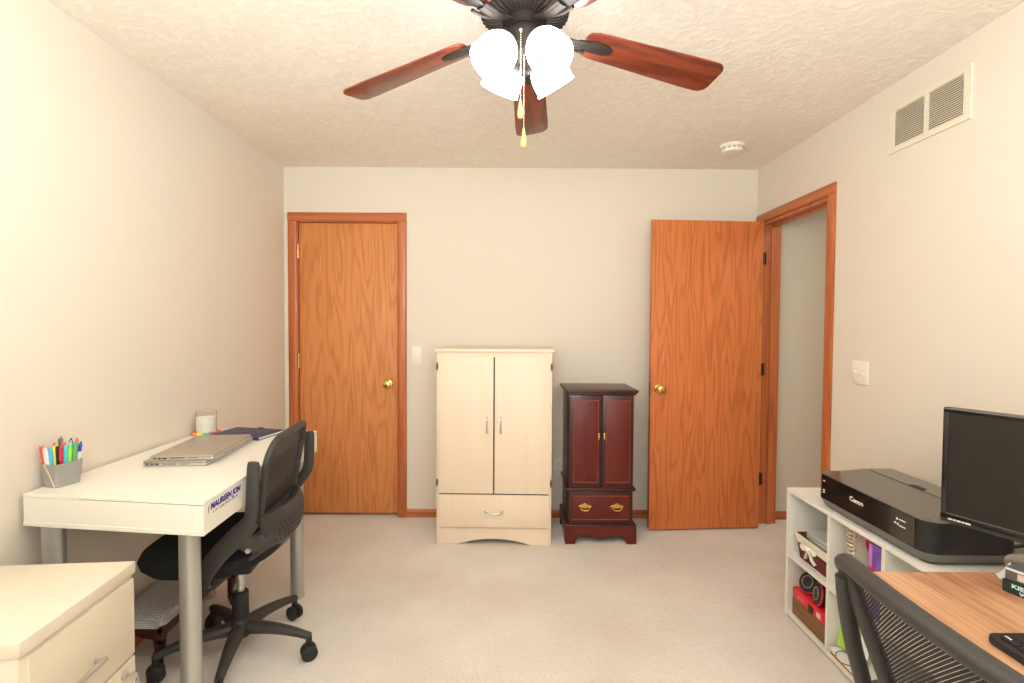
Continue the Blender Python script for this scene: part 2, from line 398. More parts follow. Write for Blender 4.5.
# door_2 : open oak slab, hinged on far jamb of the doorway
dw = .748
d2 = MB().box(-dw, 0, -.0175, .0175, .012, 2.042, bev=.002).build('door_2', oak_open, loc=(1.664, 3.395, 0), rot=(0, 0, R(3.6))); struct(d2)
knob_mb().build('door_knob', brass, d2, loc=(-dw+.055, -.0175, .945))
knob_mb(-1).build('door_knob', brass, d2, loc=(-dw+.055, .0175, .945))
MB().box(-dw-.001, -dw+.002, -.012, .012, .90, .985).build('latch_plate', bronze, d2)
for z in (1.80, 1.07, .34):
    h = MB(); h.cyl((0, 0, -.04), (0, 0, .04), .007, n=12); h.box(-.002, .014, .0, .004, -.04, .04)
    h.build('hinge', bronze, d2, loc=(.004, -.019, z))
# doorway trim (room side), jambs
b = MB()
for sgn, ye in ((-1, O0), (1, O1)):
    b.prism([(-py, ye+sgn*px) for px, py in p], 0, OT, M=Matrix.Translation((XR, 0, 0)))
bm_fix = b
struct(b.build('trim_4', oak_trim, angle=20))
hd = MB()
hd.prism([(OT+px, py) for px, py in p], O0-CW, O1+CW, M=Matrix.Translation((XR, 0, 0)) @ Matrix(((0, -1, 0, 0), (0, 0, 1, 0), (1, 0, 0, 0), (0, 0, 0, 1))))
struct(hd.build('trim_5', oak_trim_y, angle=20))
j = MB()
j.box(XR-.002, XR+WT+.002, O1-.018, O1+.001, 0, OT); j.box(XR-.002, XR+WT+.002, O0-.001, O0+.018, 0, OT); j.box(XR-.002, XR+WT+.002, O0, O1, OT-.018, OT+.001)
j.box(XR+.05, XR+.085, O1-.03, O1-.017, 0, OT-.017); j.box(XR+.05, XR+.085, O0+.017, O0+.03, 0, OT-.017); j.box(XR+.05, XR+.085, O0+.02, O1-.02, OT-.03, OT-.017)
jo = struct(j.build('trim_6', oak_trim))
MB().box(XR+.02, XR+.045, O0+.0175, O0+.0205, .90, .97, bev=.001).build('strike_plate', bronze, jo)

def base_prof(h=.056, d=.012): return [(0, 0), (d, 0), (d, h*.72), (d*.55, h*.9), (d*.4, h), (0, h)]
MBx = Matrix(((0, 0, 1, 0), (0, -1, 0, 0), (1, 0, 0, 0), (0, 0, 0, 1)))
def baseboard_x(name, x0, x1, y):   # on a wall facing -y
    m = MB(); m.prism([(z, d) for d, z in base_prof()], x0, x1, M=Matrix.Translation((0, y, 0)) @ Matrix(((0, 0, 1, 0), (0, -1, 0, 0), (1, 0, 0, 0), (0, 0, 0, 1))))
    return struct(m.build(name, oak_trim_x, angle=20))
def baseboard_y(name, y0, y1, x, s):
    m = MB(); m.prism([(z, d) for d, z in base_prof()], y0, y1, M=Matrix.Translation((x, 0, 0)) @ Matrix(((0, s, 0, 0), (0, 0, 1, 0), (1, 0, 0, 0), (0, 0, 0, 1))))
    return struct(m.build(name, oak_trim_y, angle=20))
baseboard_x('baseboard_back', D1R+CW, XR, YB)
baseboard_x('baseboard_hall', XR+WT, HX, YB-.015)
baseboard_y('baseboard_left', YF, YB, XL, 1)
baseboard_y('baseboard_right', YF, O0-CW, XR, -1)

# ------------------------------------------------------------------ wall fittings
def toggle(t, x, z, M0, up):
    m = MB(); m.box(-.005, .005, -.002, .012, -.006, .006, bev=.002, M=Matrix.Rotation(R(28 if up else -28), 4, 'X'))
t = thing('light_switch', 'ivory single toggle light switch plate on back wall right of closed oak door', 'light switch', (-.652, YB, 1.142))
MB().prism(rrect(.07, .115, .006), 0, .006, M=FACE_FRONT, bev=.002).build('cover_plate', plastic_ivory, t)
MB().box(-.005, .005, -.016, -.004, -.004, .012, bev=.002).build('toggle', plastic_ivory, t)
t = thing('light_switch', 'ivory double toggle light switch plate on right wall beside doorway', 'light switch', (XR, 2.487, 1.13))
MB().prism(rrect(.116, .116, .006), 0, .007, M=FACE_LEFT, bev=.0025).build('cover_plate', plastic_ivory, t)
for y, z in ((.024, 1), (-.024, -1)):
    MB().box(-.018, -.004, y-.005, y+.005, -.004 if z > 0 else -.012, .012 if z > 0 else .004, bev=.002).build('toggle', plastic_ivory, t)
t = thing('power_outlet', 'white wall outlet low on back wall between the two armoires', 'power outlet', (.342, YB, .36))
MB().prism(rrect(.072, .116, .006), 0, .006, M=FACE_FRONT, bev=.002).build('cover_plate', white_paint, t)
for z in (.022, -.022):
    s = MB().prism(rrect(.034, .028, .01), .005, .0085, M=FACE_FRONT).build('socket', white_paint, t, loc=(0, 0, z))
    q = MB(); q.box(-.008, -.006, -.0092, -.008, -.005, .005); q.box(.006, .008, -.0092, -.008, -.005, .005); q.build('slot', black, s)
# air vent
t = thing('air_vent', 'cream return air vent with two louvred panels high on right wall', 'air vent', (XR, 2.125, 2.231))
L_, H_ = .41, .205
m = MB()
for (a0, a1, b0, b1) in ((-L_/2, L_/2, H_/2-.024, H_/2), (-L_/2, L_/2, -H_/2, -H_/2+.024), (-L_/2, -L_/2+.03, -H_/2+.024, H_/2-.024), (L_/2-.03, L_/2, -H_/2+.024, H_/2-.024), (-.009, .009, -H_/2+.024, H_/2-.024)):
    m.box(-.009, 0, a0, a1, b0, b1)
m.build('frame', vent_metal, t)
MB().box(-.002, -.0005, -L_/2+.02, L_/2-.02, -H_/2+.02, H_/2-.02).build('backing', vent_dark, t)
for a0, a1 in ((-L_/2+.03, -.009), (.009, L_/2-.03)):
    m = MB()
    for i in range(18):
        z = -H_/2+.028+i*(H_-.056)/17
        m.box(-.0005, .0005, a0, a1, -.0032, .0032, M=Matrix.Translation((-.005, 0, z)) @ Matrix.Rotation(R(35), 4, 'Y'))
    m.build('louvre', vent_metal, t)
for y in (-L_/2+.012, L_/2-.012):
    MB().sphere((-.009, y, 0), .004, n=8).build('screw', vent_metal, t)
# smoke detector
t = thing('smoke_detector', 'round white smoke detector on ceiling near back right corner', 'smoke detector', (1.33, 3.11, ZC))
MB().lathe([(.072, 0), (.072, -.012), (.066, -.016)], 36).build('mount', plastic_ivory, t)
m = MB(); m.lathe([(.064, -.014), (.064, -.03), (.056, -.042), (.03, -.046), (0, -.046)], 36)
m.build('cover', plastic_ivory, t)
m = MB()
for i in range(14):
    a = 2*PI*i/14; m.box(.055, .0648, -.008, .008, -.026, -.02, M=Matrix.Rotation(a, 4, 'Z'))
m.build('slot', vent_dark, t)

# ------------------------------------------------------------------ ceiling fan
fan = thing('ceiling_fan', 'bronze ceiling fan with five cherry blades and four lit glass shades', 'ceiling fan', (.038, 1.56, ZC))
def fz(z): return z-ZC
MB().lathe([(.07, 0), (.07, -.02), (.05, -.045), (.03, -.05)], 32).build('canopy', fan_metal, fan)
m = MB(); m.lathe([(.03, fz(2.405)), (.11, fz(2.395)), (.14, fz(2.375)), (.145, fz(2.335)), (.135, fz(2.315)), (.128, fz(2.31)), (.128, fz(2.30)), (.13, fz(2.275)), (.10, fz(2.262)), (.06, fz(2.26))], 48)
mo = m.build('motor_housing', fan_metal, fan)
m = MB()
for i in range(44):
    a = 2*PI*i/44
    m.tube([(math.cos(a)*.066, math.sin(a)*.066, fz(2.257)), (math.cos(a)*.1, math.sin(a)*.1, fz(2.259)), (math.cos(a)*.129, math.sin(a)*.129, fz(2.272)), (math.cos(a)*.133, math.sin(a)*.133, fz(2.292))], .0028, n=6)
m.build('vent_ribs', fan_metal, mo)
m = MB(); m.lathe([(.06, fz(2.262)), (.058, fz(2.235)), (.062, fz(2.228)), (.03, fz(2.226))], 32); m.build('flywheel', fan_dark, fan)
# blades
def lerp(a, b, t): return a+(b-a)*t
zr, ztip = 2.222, 2.171
for i in range(5):
    ang = R((14.5, 85.5, 156, 230, 302)[i])
    droop = math.atan2(zr-(2.171, 2.171, 2.152, 2.171, 2.171)[i], .46)
    bl = MB()
    out = []
    Lb = .47
    def hw(u): return lerp(.052, .0675, min(1, u*1.25))
    N = 14
    top = [(u*Lb, hw(u)) for u in [q/N*.93 for q in range(N+1)]]
    rc = .03
    tipc = [(Lb-.033+.033*math.sin(a), .0675-.033+.033*math.cos(a)) for a in [q/6*PI/2 for q in range(1, 7)]]
    rootc = [(.0, .03), (.008, .045)]
    half = rootc+[pt for pt in top if pt[0] > .02]+tipc
    pts = half+[(x, -y) for x, y in half[::-1]]
    bl.prism(pts, -.003, .003, bev=.0015)
    M = Euler((R(-11), droop, 0), 'XYZ').to_matrix().to_4x4()
    bl.bm.transform(Matrix.Translation((.19, 0, fz(zr))) @ M)
    blade = bl.build('blade', blade_wood, fan, rot=(0, 0, ang))
    # blade iron : Y shaped bracket
    ir = MB()
    ir.tube([(.05, 0, fz(2.243)), (.09, 0, fz(2.232)), (.14, 0, fz(2.214)), (.19, 0, fz(2.212))], [(.014, .006), (.012, .006), (.012, .006), (.016, .005)], n=10, smooth=1)
    bt = MB(); bt.prism([(-.02, .014), (.03, .024), (.075, .021), (.095, .008), (.095, -.008), (.075, -.021), (.03, -.024), (-.02, -.014)], -.0085, -.003, bev=.002)
    bt.bm.transform(Matrix.Translation((.19, 0, fz(zr))) @ M)
    me = bpy.data.meshes.new('tmp'); bt.bm.to_mesh(me); ir.bm.from_mesh(me); bpy.data.meshes.remove(me); bt.bm.free()
    for s in (-1, 1):
        ir.tube([(.10, s*.004, fz(2.229)), (.15, s*.022, fz(2.211)), (.20, s*.024, fz(2.208))], .005, n=8, smooth=1)
    ir.build('blade_iron', fan_metal, blade)
# light kit
m = MB(); m.lathe([(.05, fz(2.232)), (.058, fz(2.222)), (.06, fz(2.205)), (.06, fz(2.172)), (.054, fz(2.166)), (.054, fz(2.156)), (.06, fz(2.15)), (.052, fz(2.13)), (.03, fz(2.115)), (.012, fz(2.11)), (.012, fz(2.10)), (0, fz(2.096))], 36)
kit = m.build('light_kit', fan_metal, fan)
sm = shade_mat()
for k_, az in enumerate((37, 127, 217, 307)):
    a = R(az); tilt = R(39)
    d = Vector((math.cos(a)*math.sin(tilt), math.sin(a)*math.sin(tilt), -math.cos(tilt)))
    p0 = Vector((math.cos(a)*.058, math.sin(a)*.058, fz(2.186)))
    arm = MB(); arm.tube([Vector((math.cos(a)*.045, math.sin(a)*.045, fz(2.18))), Vector((math.cos(a)*.058, math.sin(a)*.056, fz(2.192))), p0], .012, n=10)
    Mq = Matrix.Translation(p0) @ (-d).to_track_quat('Z', 'Y').to_matrix().to_4x4()
    arm.lathe([(.012, .012), (.026, .008), (.03, 0), (.03, -.012), (.026, -.014)], 24, Mq)
    arm.build('shade_holder', fan_metal, kit)
    sh = MB(); sh.lathe([(.025, -.002), (.031, -.01), (.044, -.025), (.055, -.046), (.060, -.068), (.0605, -.086), (.060, -.102), (.0635, -.112), (.0605, -.112), (.0565, -.101), (.0565, -.068), (.041, -.029), (.022, -.009)], 36, cap=False)
    so = sh.build('glass_shade', sm, fan); so.matrix_local = Mq
    bo = MB(); bo.sphere((0, 0, -.07), .024, (1, 1, 1.3)); 
    b_ = bo.build('bulb', sm, so)
# pull chains
wood_fob = mat('fob_wood', srgb(226, 178, 104), .4)
for nm, x, y, z0, z1 in (('pull_chain', -.012, -.062, 2.198, 1.985), ('pull_chain', -.002, -.055, 2.13, 1.905)):
    c = MB()
    n = int((z0-z1)/.0065)
    for q in range(n): c.sphere((x, y, fz(z0)-q*(z0-z1)/n), .0019, n=6)
    ch = c.build(nm, mat('pale_chain', srgb(226, 214, 190), .35, metal=.4), fan)
    f = MB(); f.lathe([(0, .03), (.003, .028), (.004, .02), (.0075, -.002), (.009, -.014), (.007, -.024), (0, -.028)], 14, Matrix.Translation((x, y, fz(z1)-.012)))
    lab(f.build('fob', wood_fob, ch), 'pale wooden fob')
m = MB(); m.sphere((-.012, -.0605, fz(2.2)), .0065, n=10); m.build('chain_ferrule', steel, kit)

# ------------------------------------------------------------------ cream armoire
ar = thing('armoire', 'tall pale maple armoire with two doors and bottom drawer against back wall', 'armoire', (-.096, 3.117, 0), R(-1.6))
AW, AD, AH = .705, .43, 1.208
hw_ = AW/2
m = MB()
m.box(-hw_, -hw_+.018, .0, AD, 0, AH-.02, bev=.001); m.box(hw_-.018, hw_, .0, AD, 0, AH-.02, bev=.001)
m.box(-hw_+.018, hw_-.018, .02, AD, .10, .118); m.box(-hw_+.018, hw_-.018, .02, AD, .318, .332); m.box(-hw_+.018, hw_-.018, AD-.008, AD, .05, AH-.02)
m.box(-hw_+.018, hw_-.018, .0, .02, 1.157, AH-.02)
m.build('case', maple, ar)
m = MB(); m.box(-hw_-.012, hw_+.012, -.016, AD+.005, AH-.02, AH, bev=.004); m.build('top_panel', maple, ar)
arch = [(-hw_+.018, .001), (-hw_+.018, .105), (hw_-.018, .105), (hw_-.018, .001)]
aw = .225
for q in range(0, 19):
    u = 1-2*q/18; arch.append((u*aw, .001+.036*(1-u*u)))
MB().prism(arch, 0, .018, M=Matrix.Translation((0, .018, 0)) @ FACE_FRONT).build('plinth', maple, ar, smooth=False)
MB().box(-hw_+.02, hw_-.02, .02, .022, .09, 1.16).build('interior_shadow', dark_gap, ar)
for s in (-1, 1):
    x0, x1 = (-hw_+.016, -.004) if s < 0 else (.004, hw_-.016)
    m = MB(); m.box(x0, x1, -.016, .0, .322, 1.160, bev=.0025); dr = m.build('door', maple, ar)
    hx = s*.041
    h = MB(); h.tube([(hx, -.016, .768), (hx, -.034, .762), (hx, -.04, .735), (hx, -.034, .702), (hx, -.016, .694)], (.005, .004), n=8, smooth=2); h.sphere((hx, -.0165, .79), .006, (1, .5, 1), n=10)
    h.build('handle', steel, dr)
    for z in (1.10, .385):
        hg = MB(); hg.sphere((s*(hw_-.003), -.006, z), .03, (.22, .25, .85), n=14); hg.build('hinge', mat('hinge_grey', srgb(120, 100, 76), .4, metal=.4), dr)
m = MB(); m.box(-hw_+.016, hw_-.016, -.016, .0, .112, .314, bev=.0025); dr = m.build('drawer', maple, ar)
h = MB(); h.tube([(-.055, -.016, .215), (-.05, -.032, .212), (-.02, -.04, .204), (.02, -.04, .204), (.05, -.032, .212), (.055, -.016, .215)], (.0045, .005), n=8, smooth=2); h.build('handle', steel, dr)

# ------------------------------------------------------------------ cherry jewellery armoire
ja = thing('jewelry_armoire', 'small dark cherry jewelry armoire with two doors and brass pull drawer', 'jewelry armoire', (.5675, 3.15, 0))
jw = .2005
JD = .36
m = MB(); m.box(-jw, jw, .004, JD, .345, .93, bev=.002); m.box(-jw, jw, .004, JD, .115, .33, bev=.002); m.build('case', cherry_dark, ja)
def ogee_slab(m, hw, y0, y1, z0, z1, bev): m.box(-hw, hw, y0, y1, z0, z1, bev=bev, seg=3); return m
m = MB(); ogee_slab(m, jw+.024, -.024, JD+.004, .940, .958, .007); ogee_slab(m, jw+.013, -.013, JD+.002, .926, .942, .004); m.build('top_panel', cherry_dark, ja)
m = MB(); ogee_slab(m, jw+.014, -.014, JD+.002, .328, .348, .006); m.build('waist_moulding', cherry_dark, ja)
m = MB(); ogee_slab(m, jw+.02, -.02, JD+.002, .104, .121, .006); m.build('base_moulding', cherry_dark, ja)
def raised_panel(m, x0, x1, z0, z1, y, border=.016):
    m.box(x0, x1, y, y+.012, z0, z1, bev=.002)
for s in (-1, 1):
    x0, x1 = (-jw+.004, -.006) if s < 0 else (.006, jw-.004)
    m = MB(); m.box(x0, x1, -.012, .004, .35, .924, bev=.002); dr = m.build('door', cherry_dark, ja)
    m = MB(); m.box(x0+.022, x1-.014 if s < 0 else x1-.022, -.015, -.011, .382, .894, bev=.003)
    if s > 0: pass
    m.build('door_panel', cherry, dr)
    e = MB(); xa, xb = x0+.022, (x1-.014 if s < 0 else x1-.022)
    e.box(xa, xb, -.0165, -.0145, .888, .894); e.box(xa, xb, -.0165, -.0145, .382, .388); e.box(xa, xa+.003, -.0165, -.0145, .382, .894); e.box(xb-.003, xb, -.0165, -.0145, .382, .894)
    e.build('panel_bead', cherry_edge, dr)
    h = MB(); h.lathe([(.003, 0), (.003, .006), (.0055, .009), (.0055, .013), (0, .015)], 14, Matrix.Translation((s*.018, -.012, .668)) @ Matrix(((1, 0, 0, 0), (0, 0, -1, 0), (0, 1.0, 0, 0), (0, 0, 0, 1))))
    h.box(s*.018-.005, s*.018+.005, -.0145, -.0115, .65, .69, bev=.001)
    h.build('knob', brass, dr)
MB().box(-.006, .006, -.004, .0045, .35, .924).build('door_gap', black, ja)
m = MB(); m.box(-jw+.004, jw-.004, -.012, .004, .124, .326, bev=.002); dr = m.build('drawer', cherry_dark, ja)
MB().box(-jw+.026, jw-.026, -.015, -.011, .15, .302, bev=.003).build('drawer_panel', cherry, dr)
e = MB(); e.box(-jw+.026, jw-.026, -.0165, -.0145, .297, .302); e.box(-jw+.026, jw-.026, -.0165, -.0145, .15, .155); e.build('panel_bead', cherry_edge, dr)
for s in (-1, 1):
    hx = s*.099
    h = MB()
    pl = [(-.044, .003), (-.03, .012), (-.016, .013), (-.006, .022), (0, .024), (.006, .022), (.016, .013), (.03, .012), (.044, .003), (.03, -.006), (.016, -.008), (0, -.014), (-.016, -.008), (-.03, -.006)]
    h.prism(pl, 0, .0025, M=Matrix.Translation((hx, -.0148, .232)) @ FACE_FRONT, bev=.0008)
    for t_ in (-1, 1): h.sphere((hx+t_*.026, -.019, .234), .005, n=10)
    h.tube([(hx-.026, -.021, .234), (hx-.028, -.026, .222), (hx-.014, -.028, .212), (hx+.014, -.028, .212), (hx+.028, -.026, .222), (hx+.026, -.021, .234)], .0028, n=8, smooth=1)
    h.build('drawer_pull', brass, dr)
bw = jw+.02
sk = [(-bw, 0), (-bw, .106), (bw, .106), (bw, 0), (bw-.06, 0), (bw-.066, .028), (bw-.085, .05), (bw-.12, .058), (.05, .046), (.02, .036), (0, .034), (-.02, .036), (-.05, .046), (-bw+.12, .058), (-bw+.085, .05), (-bw+.066, .028), (-bw+.06, 0)]
m = MB(); m.prism(sk, 0, .018, M=Matrix.Translation((0, -.002, 0)) @ FACE_FRONT)
m.build('skirt', cherry, ja, smooth=False)
for s in (-1, 1):
    sd = [(.0, 0), (.0, .106), (JD, .106), (JD, 0), (JD-.06, 0), (JD-.07, .045), (.07, .045), (.06, 0)]
    m = MB(); m.prism(sd, 0, .018, M=Matrix.Translation((s*(bw-.009)-.009, 0, 0)) @ FACE_RIGHT)
    m.build('side_skirt', cherry_dark, ja, smooth=False)

# ------------------------------------------------------------------ white desk (left)
DZ = .805
dk = thing('desk', 'long white desk with silver round legs against left wall', 'desk', (-1.22, 2.03, 0))
def W2(x, y): return (x+1.22, y-2.03)
NR, NL, FL, FR = (-.932, 1.548), (-1.553, 1.625), (-1.562, 2.665), (-.990, 2.615)
def quad(pts, z0, z1, bev=0):
    m = MB(); m.prism([W2(*q) for q in pts][::-1] if False else [W2(*q) for q in pts], z0, z1, bev=bev); return m
def inset(a, b, t): return (a[0]+(b[0]-a[0])*t, a[1]+(b[1]-a[1])*t)
tq = .32
SN, SF = inset(NL, NR, tq), inset(FL, FR, tq)
SN2, SF2 = inset(NL, NR, tq+.004), inset(FL, FR, tq+.004)
quad([NL, NR, FR, FL], DZ-.104, DZ-.012, .002).build('frame', laminate, dk, smooth=False)
quad([NL, SN, SF, FL], DZ-.011, DZ, .0015).build('back_shelf', laminate, dk, smooth=False)
quad([SN2, NR, FR, SF2], DZ-.0095, DZ+.001, .0015).build('desktop', laminate, dk, smooth=False)
MB().prism([W2(*q) for q in [(NL[0]+.004, NL[1]+.003), (NR[0]-.004, NR[1]+.004), (FR[0]-.004, FR[1]-.004), (FL[0]+.004, FL[1]-.004)]], DZ-.0125, DZ-.009).build('shadow_gap', mat('seam', srgb(150, 138, 118), .8), dk, smooth=False)
q = MB(); q.prism([W2(NL[0], NL[1]-.002), W2(NR[0], NR[1]-.002), W2(NR[0], NR[1]+.004), W2(NL[0], NL[1]+.004)], DZ-.104, DZ-.090, bev=.001)
q.build('lower_rail', laminate, dk, smooth=False)
for x, y in ((-1.04, 1.65), (-1.48, 1.65), (-1.05, 2.505), (-1.49, 2.505)):
    m = MB(); m.lathe([(.028, 0), (.033, .003), (.033, .012), (.0315, .014), (.0315, DZ-.104)], 32)
    lg = m.build('leg', leg_paint, dk, loc=(x+1.22, y-2.03, 0))
# decal on the front edge facing the room
purple_ink = mat('purple_ink', srgb(62, 36, 140), .5); grey_ink = mat('grey_ink', srgb(90, 80, 80), .5)
dirv = (Vector(FR)-Vector(NR)).normalized(); th = math.atan2(dirv.y, dirv.x)
Md = Matrix.Translation((NR[0]+1.22+.0006, NR[1]-2.03, 0)) @ Matrix.Rotation(th, 4, 'Z')
st = MB(); st.box(.012, .33, -.0008, -.0002, DZ-.056, DZ-.014); sticker = st.build('name_decal', mat('decal_white', srgb(246, 240, 232), .4), dk, smooth=False); sticker.matrix_local = Md
Mt = Matrix(((1, 0, 0, 0), (0, 0, -1, 0), (0, 1, 0, 0), (0, 0, 0, 1)))
text('lettering', 'MAUREEN JON', .0262, purple_ink, sticker, M=Matrix.Translation((.036, -.001, DZ-.035)) @ Mt, bold=.0014, sx=1.12, shear=.15)
text('lettering', '(', .026, grey_ink, sticker, M=Matrix.Translation((.022, -.001, DZ-.037)) @ Mt, bold=.0004)
text('lettering', '& TO Y AND FROM THE PA', .0115, grey_ink, sticker, M=Matrix.Translation((.05, -.001, DZ-.05)) @ Mt, sx=1.15)

# ---- laptops on the desk
alu = mat('laptop_silver', srgb(196, 186, 172), .35, metal=.65)
alu2 = mat('laptop_edge', srgb(206, 204, 200), .3, metal=.7)
def laptop(label, loc, rotz, w_, d_, th_):
    t = thing('laptop', label, 'laptop', loc, rotz, 'closed laptops on the white desk')
    m = MB(); m.prism(rrect(w_-.006, d_-.006, .012), .001, .0055, bev=.002); m.build('bottom_cover', alu, t)
    m = MB(); m.prism(rrect(w_, d_, .012), .005, th_*.62, bev=.0015); bs = m.build('base', alu2, t)
    m = MB(); m.prism(rrect(w_-.004, d_-.004, .012), th_*.6, th_*.68); m.build('seam', black, t)
    m = MB(); m.prism(rrect(w_, d_, .012), th_*.68, th_, bev=.002); m.build('lid', alu, t)
    for x0, x1 in ((-w_/2+.016, -w_/2+.024), (-w_/2+.032, -w_/2+.042), (-w_/2+.048, -w_/2+.062)):
        MB().box(x0, x1, -d_/2-.0006, -d_/2+.002, .0075, .012).build('port', black, bs)
    MB().box(-w_/2+.075, -w_/2+.125, -d_/2-.0006, -d_/2+.002, .0085, .0115).build('port', mat('port_grey', srgb(110, 106, 104), .5), bs)
    MB().box(-w_/2+.14, -w_/2+.175, -d_/2-.0006, -d_/2+.002, .0085, .0105).build('port', mat('port_grey', srgb(110, 106, 104), .5), bs)
    return t
laptop('silver closed laptop lying underneath another laptop on white desk', (-1.292, 2.15, DZ+.001), R(4), .235, .425, .0215)
laptop('closed silver laptop with pale lid, on top of the other laptop', (-1.275, 2.135, DZ+.0225), R(7), .232, .385, .0185)
# ---- navy portfolio
t = thing('portfolio', 'navy blue leather portfolio notebook at far end of white desk', 'notebook', (-1.288, 2.502, DZ+.001), R(-12))
navy = mat('navy_leather', srgb(60, 58, 92), .45, bump=.2, bscale=250)
m = MB(); m.prism(rrect(.272, .19, .008), 0, .003); m.prism(rrect(.272, .19, .008), .0125, .016, bev=.001); m.box(-.136, .136, -.095, -.09, .0, .0155, bev=.001); m.build('cover', navy, t)
MB().box(-.13, .132, -.089, .09, .003, .0125).build('pages', mat('paper', srgb(246, 240, 228), .7), t)
m = MB(); m.tube([(-.02, .1, .012), (.0, .1, .016), (.02, .1, .012)], .004, n=8); m.build('pen_loop', black, t)
# ---- candle
t = thing('candle', 'white candle in a clear glass tumbler on far left of desk', 'candle', (-1.505, 2.53, DZ))
glass = mat('clear_glass', (1, 1, 1, 1), .02, trans=1)
m = MB(); m.lathe([(0, .002), (.043, .002), (.046, .006), (.047, .112), (.0445, .112), (.0435, .012), (0, .012)], 36); m.build('glass_jar', glass, t)
m = MB(); m.lathe([(0, .0125), (.043, .0125), (.0438, .084), (.03, .081), (0, .08)], 32); m.build('wax', mat('wax', srgb(252, 244, 226), .5, emit=srgb(252, 240, 214), estr=.2), t)  # unlit wax given a faint glow to look brighter inside the glass
m = MB(); m.tube([(0, 0, .08), (.001, 0, .088), (.002, .001, .096)], .0016, n=6); m.build('wick', mat('wick', srgb(240, 235, 225), .8), t)
# colourful garland round its foot
beadcols = [srgb(250, 90, 150), srgb(252, 170, 60), srgb(246, 226, 80), srgb(90, 200, 170), srgb(240, 80, 90), srgb(250, 120, 190)]
t = thing('bracelet', 'ring of colourful beads lying around foot of candle', 'bracelet', (-1.505, 2.53, DZ))
for q in range(22):
    a = 2*PI*q/22
    MB().sphere((.056*math.cos(a), .056*math.sin(a), .0085), .0085, n=10).build('bead', mat('bead_%d' % ((q//2) % 6), beadcols[(q//2) % 6], .4), t)

# ---- pen cup
cup = thing('pen_cup', 'grey tapered plastic cup full of pens on near end of desk', 'pen cup', (-1.512, 1.722, DZ), R(-14))
def cup_mb(w0, d0, w1, d1, h, th):
    b = bmesh.new()
    def ring(w_, d_, z): return [b.verts.new((x, y, z)) for x, y in rrect(w_, d_, .010)]
    A = ring(w0, d0, 0); B = ring(w1, d1, h); C = ring(w1-2*th, d1-2*th, h); Dd = ring(w0-2*th, d0-2*th, th)
    n = len(A)
    for P, Q in ((A, B), (B, C), (C, Dd)):
        for i in range(n): b.faces.new((P[i], P[(i+1) % n], Q[(i+1) % n], Q[i]))
    b.faces.new(A[::-1]); b.faces.new(Dd)
    bmesh.ops.recalc_face_normals(b, faces=b.faces)
    m = MB(); m._merge(b); return m
CH = .078
cup_mb(.060, .078, .070, .092, CH, .002).build('cup', mat('cup_grey', srgb(160, 156, 150), .5), cup)
m = MB(); m.tube([(-.012, -.0468, CH), (.008, -.0438, .04), (.022, -.0400, .002)], (.0016, .0022), n=6)
lab(m.build('strap', mat('cord_beige', srgb(214, 196, 164), .8), cup), 'thin beige strap down the front')
pens = [  # colour, kind, u (-1..1 along the cup's visible width), v depth, tall, name, label
 ((232, 82, 46), 'marker', -.95, -.5, .070, 'orange-red capped marker at far left of the pen cup'),
 ((244, 214, 222), 'pen', -.8, -.75, .066, 'pale pink pen second from left in pen cup'),
 ((246, 240, 220), 'pen', -.62, -.8, .064, 'cream white pen between pink and blue pens in cup'),
 ((238, 84, 84), 'pen', -.55, .4, .074, 'coral red pen leaning behind the cream white pen'),
 ((84, 186, 232), 'marker', -.38, -.8, .060, 'sky blue capped marker at front of pen cup'),
 ((110, 100, 98), 'pen', -.28, .75, .094, 'tall dark grey pen sticking up highest at back of cup'),
 ((250, 226, 44), 'marker', -.15, -.75, .068, 'bright yellow highlighter at front of pen cup'),
 ((34, 32, 32), 'marker', .02, -.8, .066, 'black marker right of the yellow highlighter'),
 ((244, 104, 84), 'marker', .08, .1, .074, 'salmon coloured marker behind the black marker'),
 ((206, 40, 74), 'marker', .22, -.8, .060, 'crimson marker at front centre of pen cup'),
 ((126, 56, 150), 'pen', .34, -.6, .064, 'purple pen right of the crimson marker'),
 ((48, 44, 36), 'pen', .3, .75, .084, 'black pen with yellow tip at back of pen cup'),
 ((150, 216, 240), 'pen', .46, .2, .078, 'pale blue pen behind the turquoise marker'),
 ((76, 200, 214), 'marker', .5, -.75, .066, 'turquoise capped marker at right front of pen cup'),
 ((160, 220, 50), 'marker', .68, -.6, .060, 'lime green marker at right of turquoise marker'),
 ((240, 92, 110), 'pen', .66, .7, .084, 'pinkish red pen at back right of pen cup'),
 ((30, 30, 30), 'pen', .78, .1, .072, 'thin black pen between lime and green markers'),
 ((92, 176, 112), 'marker', .9, -.3, .074, 'mid green marker near right edge of pen cup'),
 ((44, 76, 176), 'pen', 1.0, .35, .070, 'dark blue pen at far right of pen cup'),
]
cm = Matrix.Translation(cup.location) @ Matrix.Rotation(R(-14), 4, 'Z')
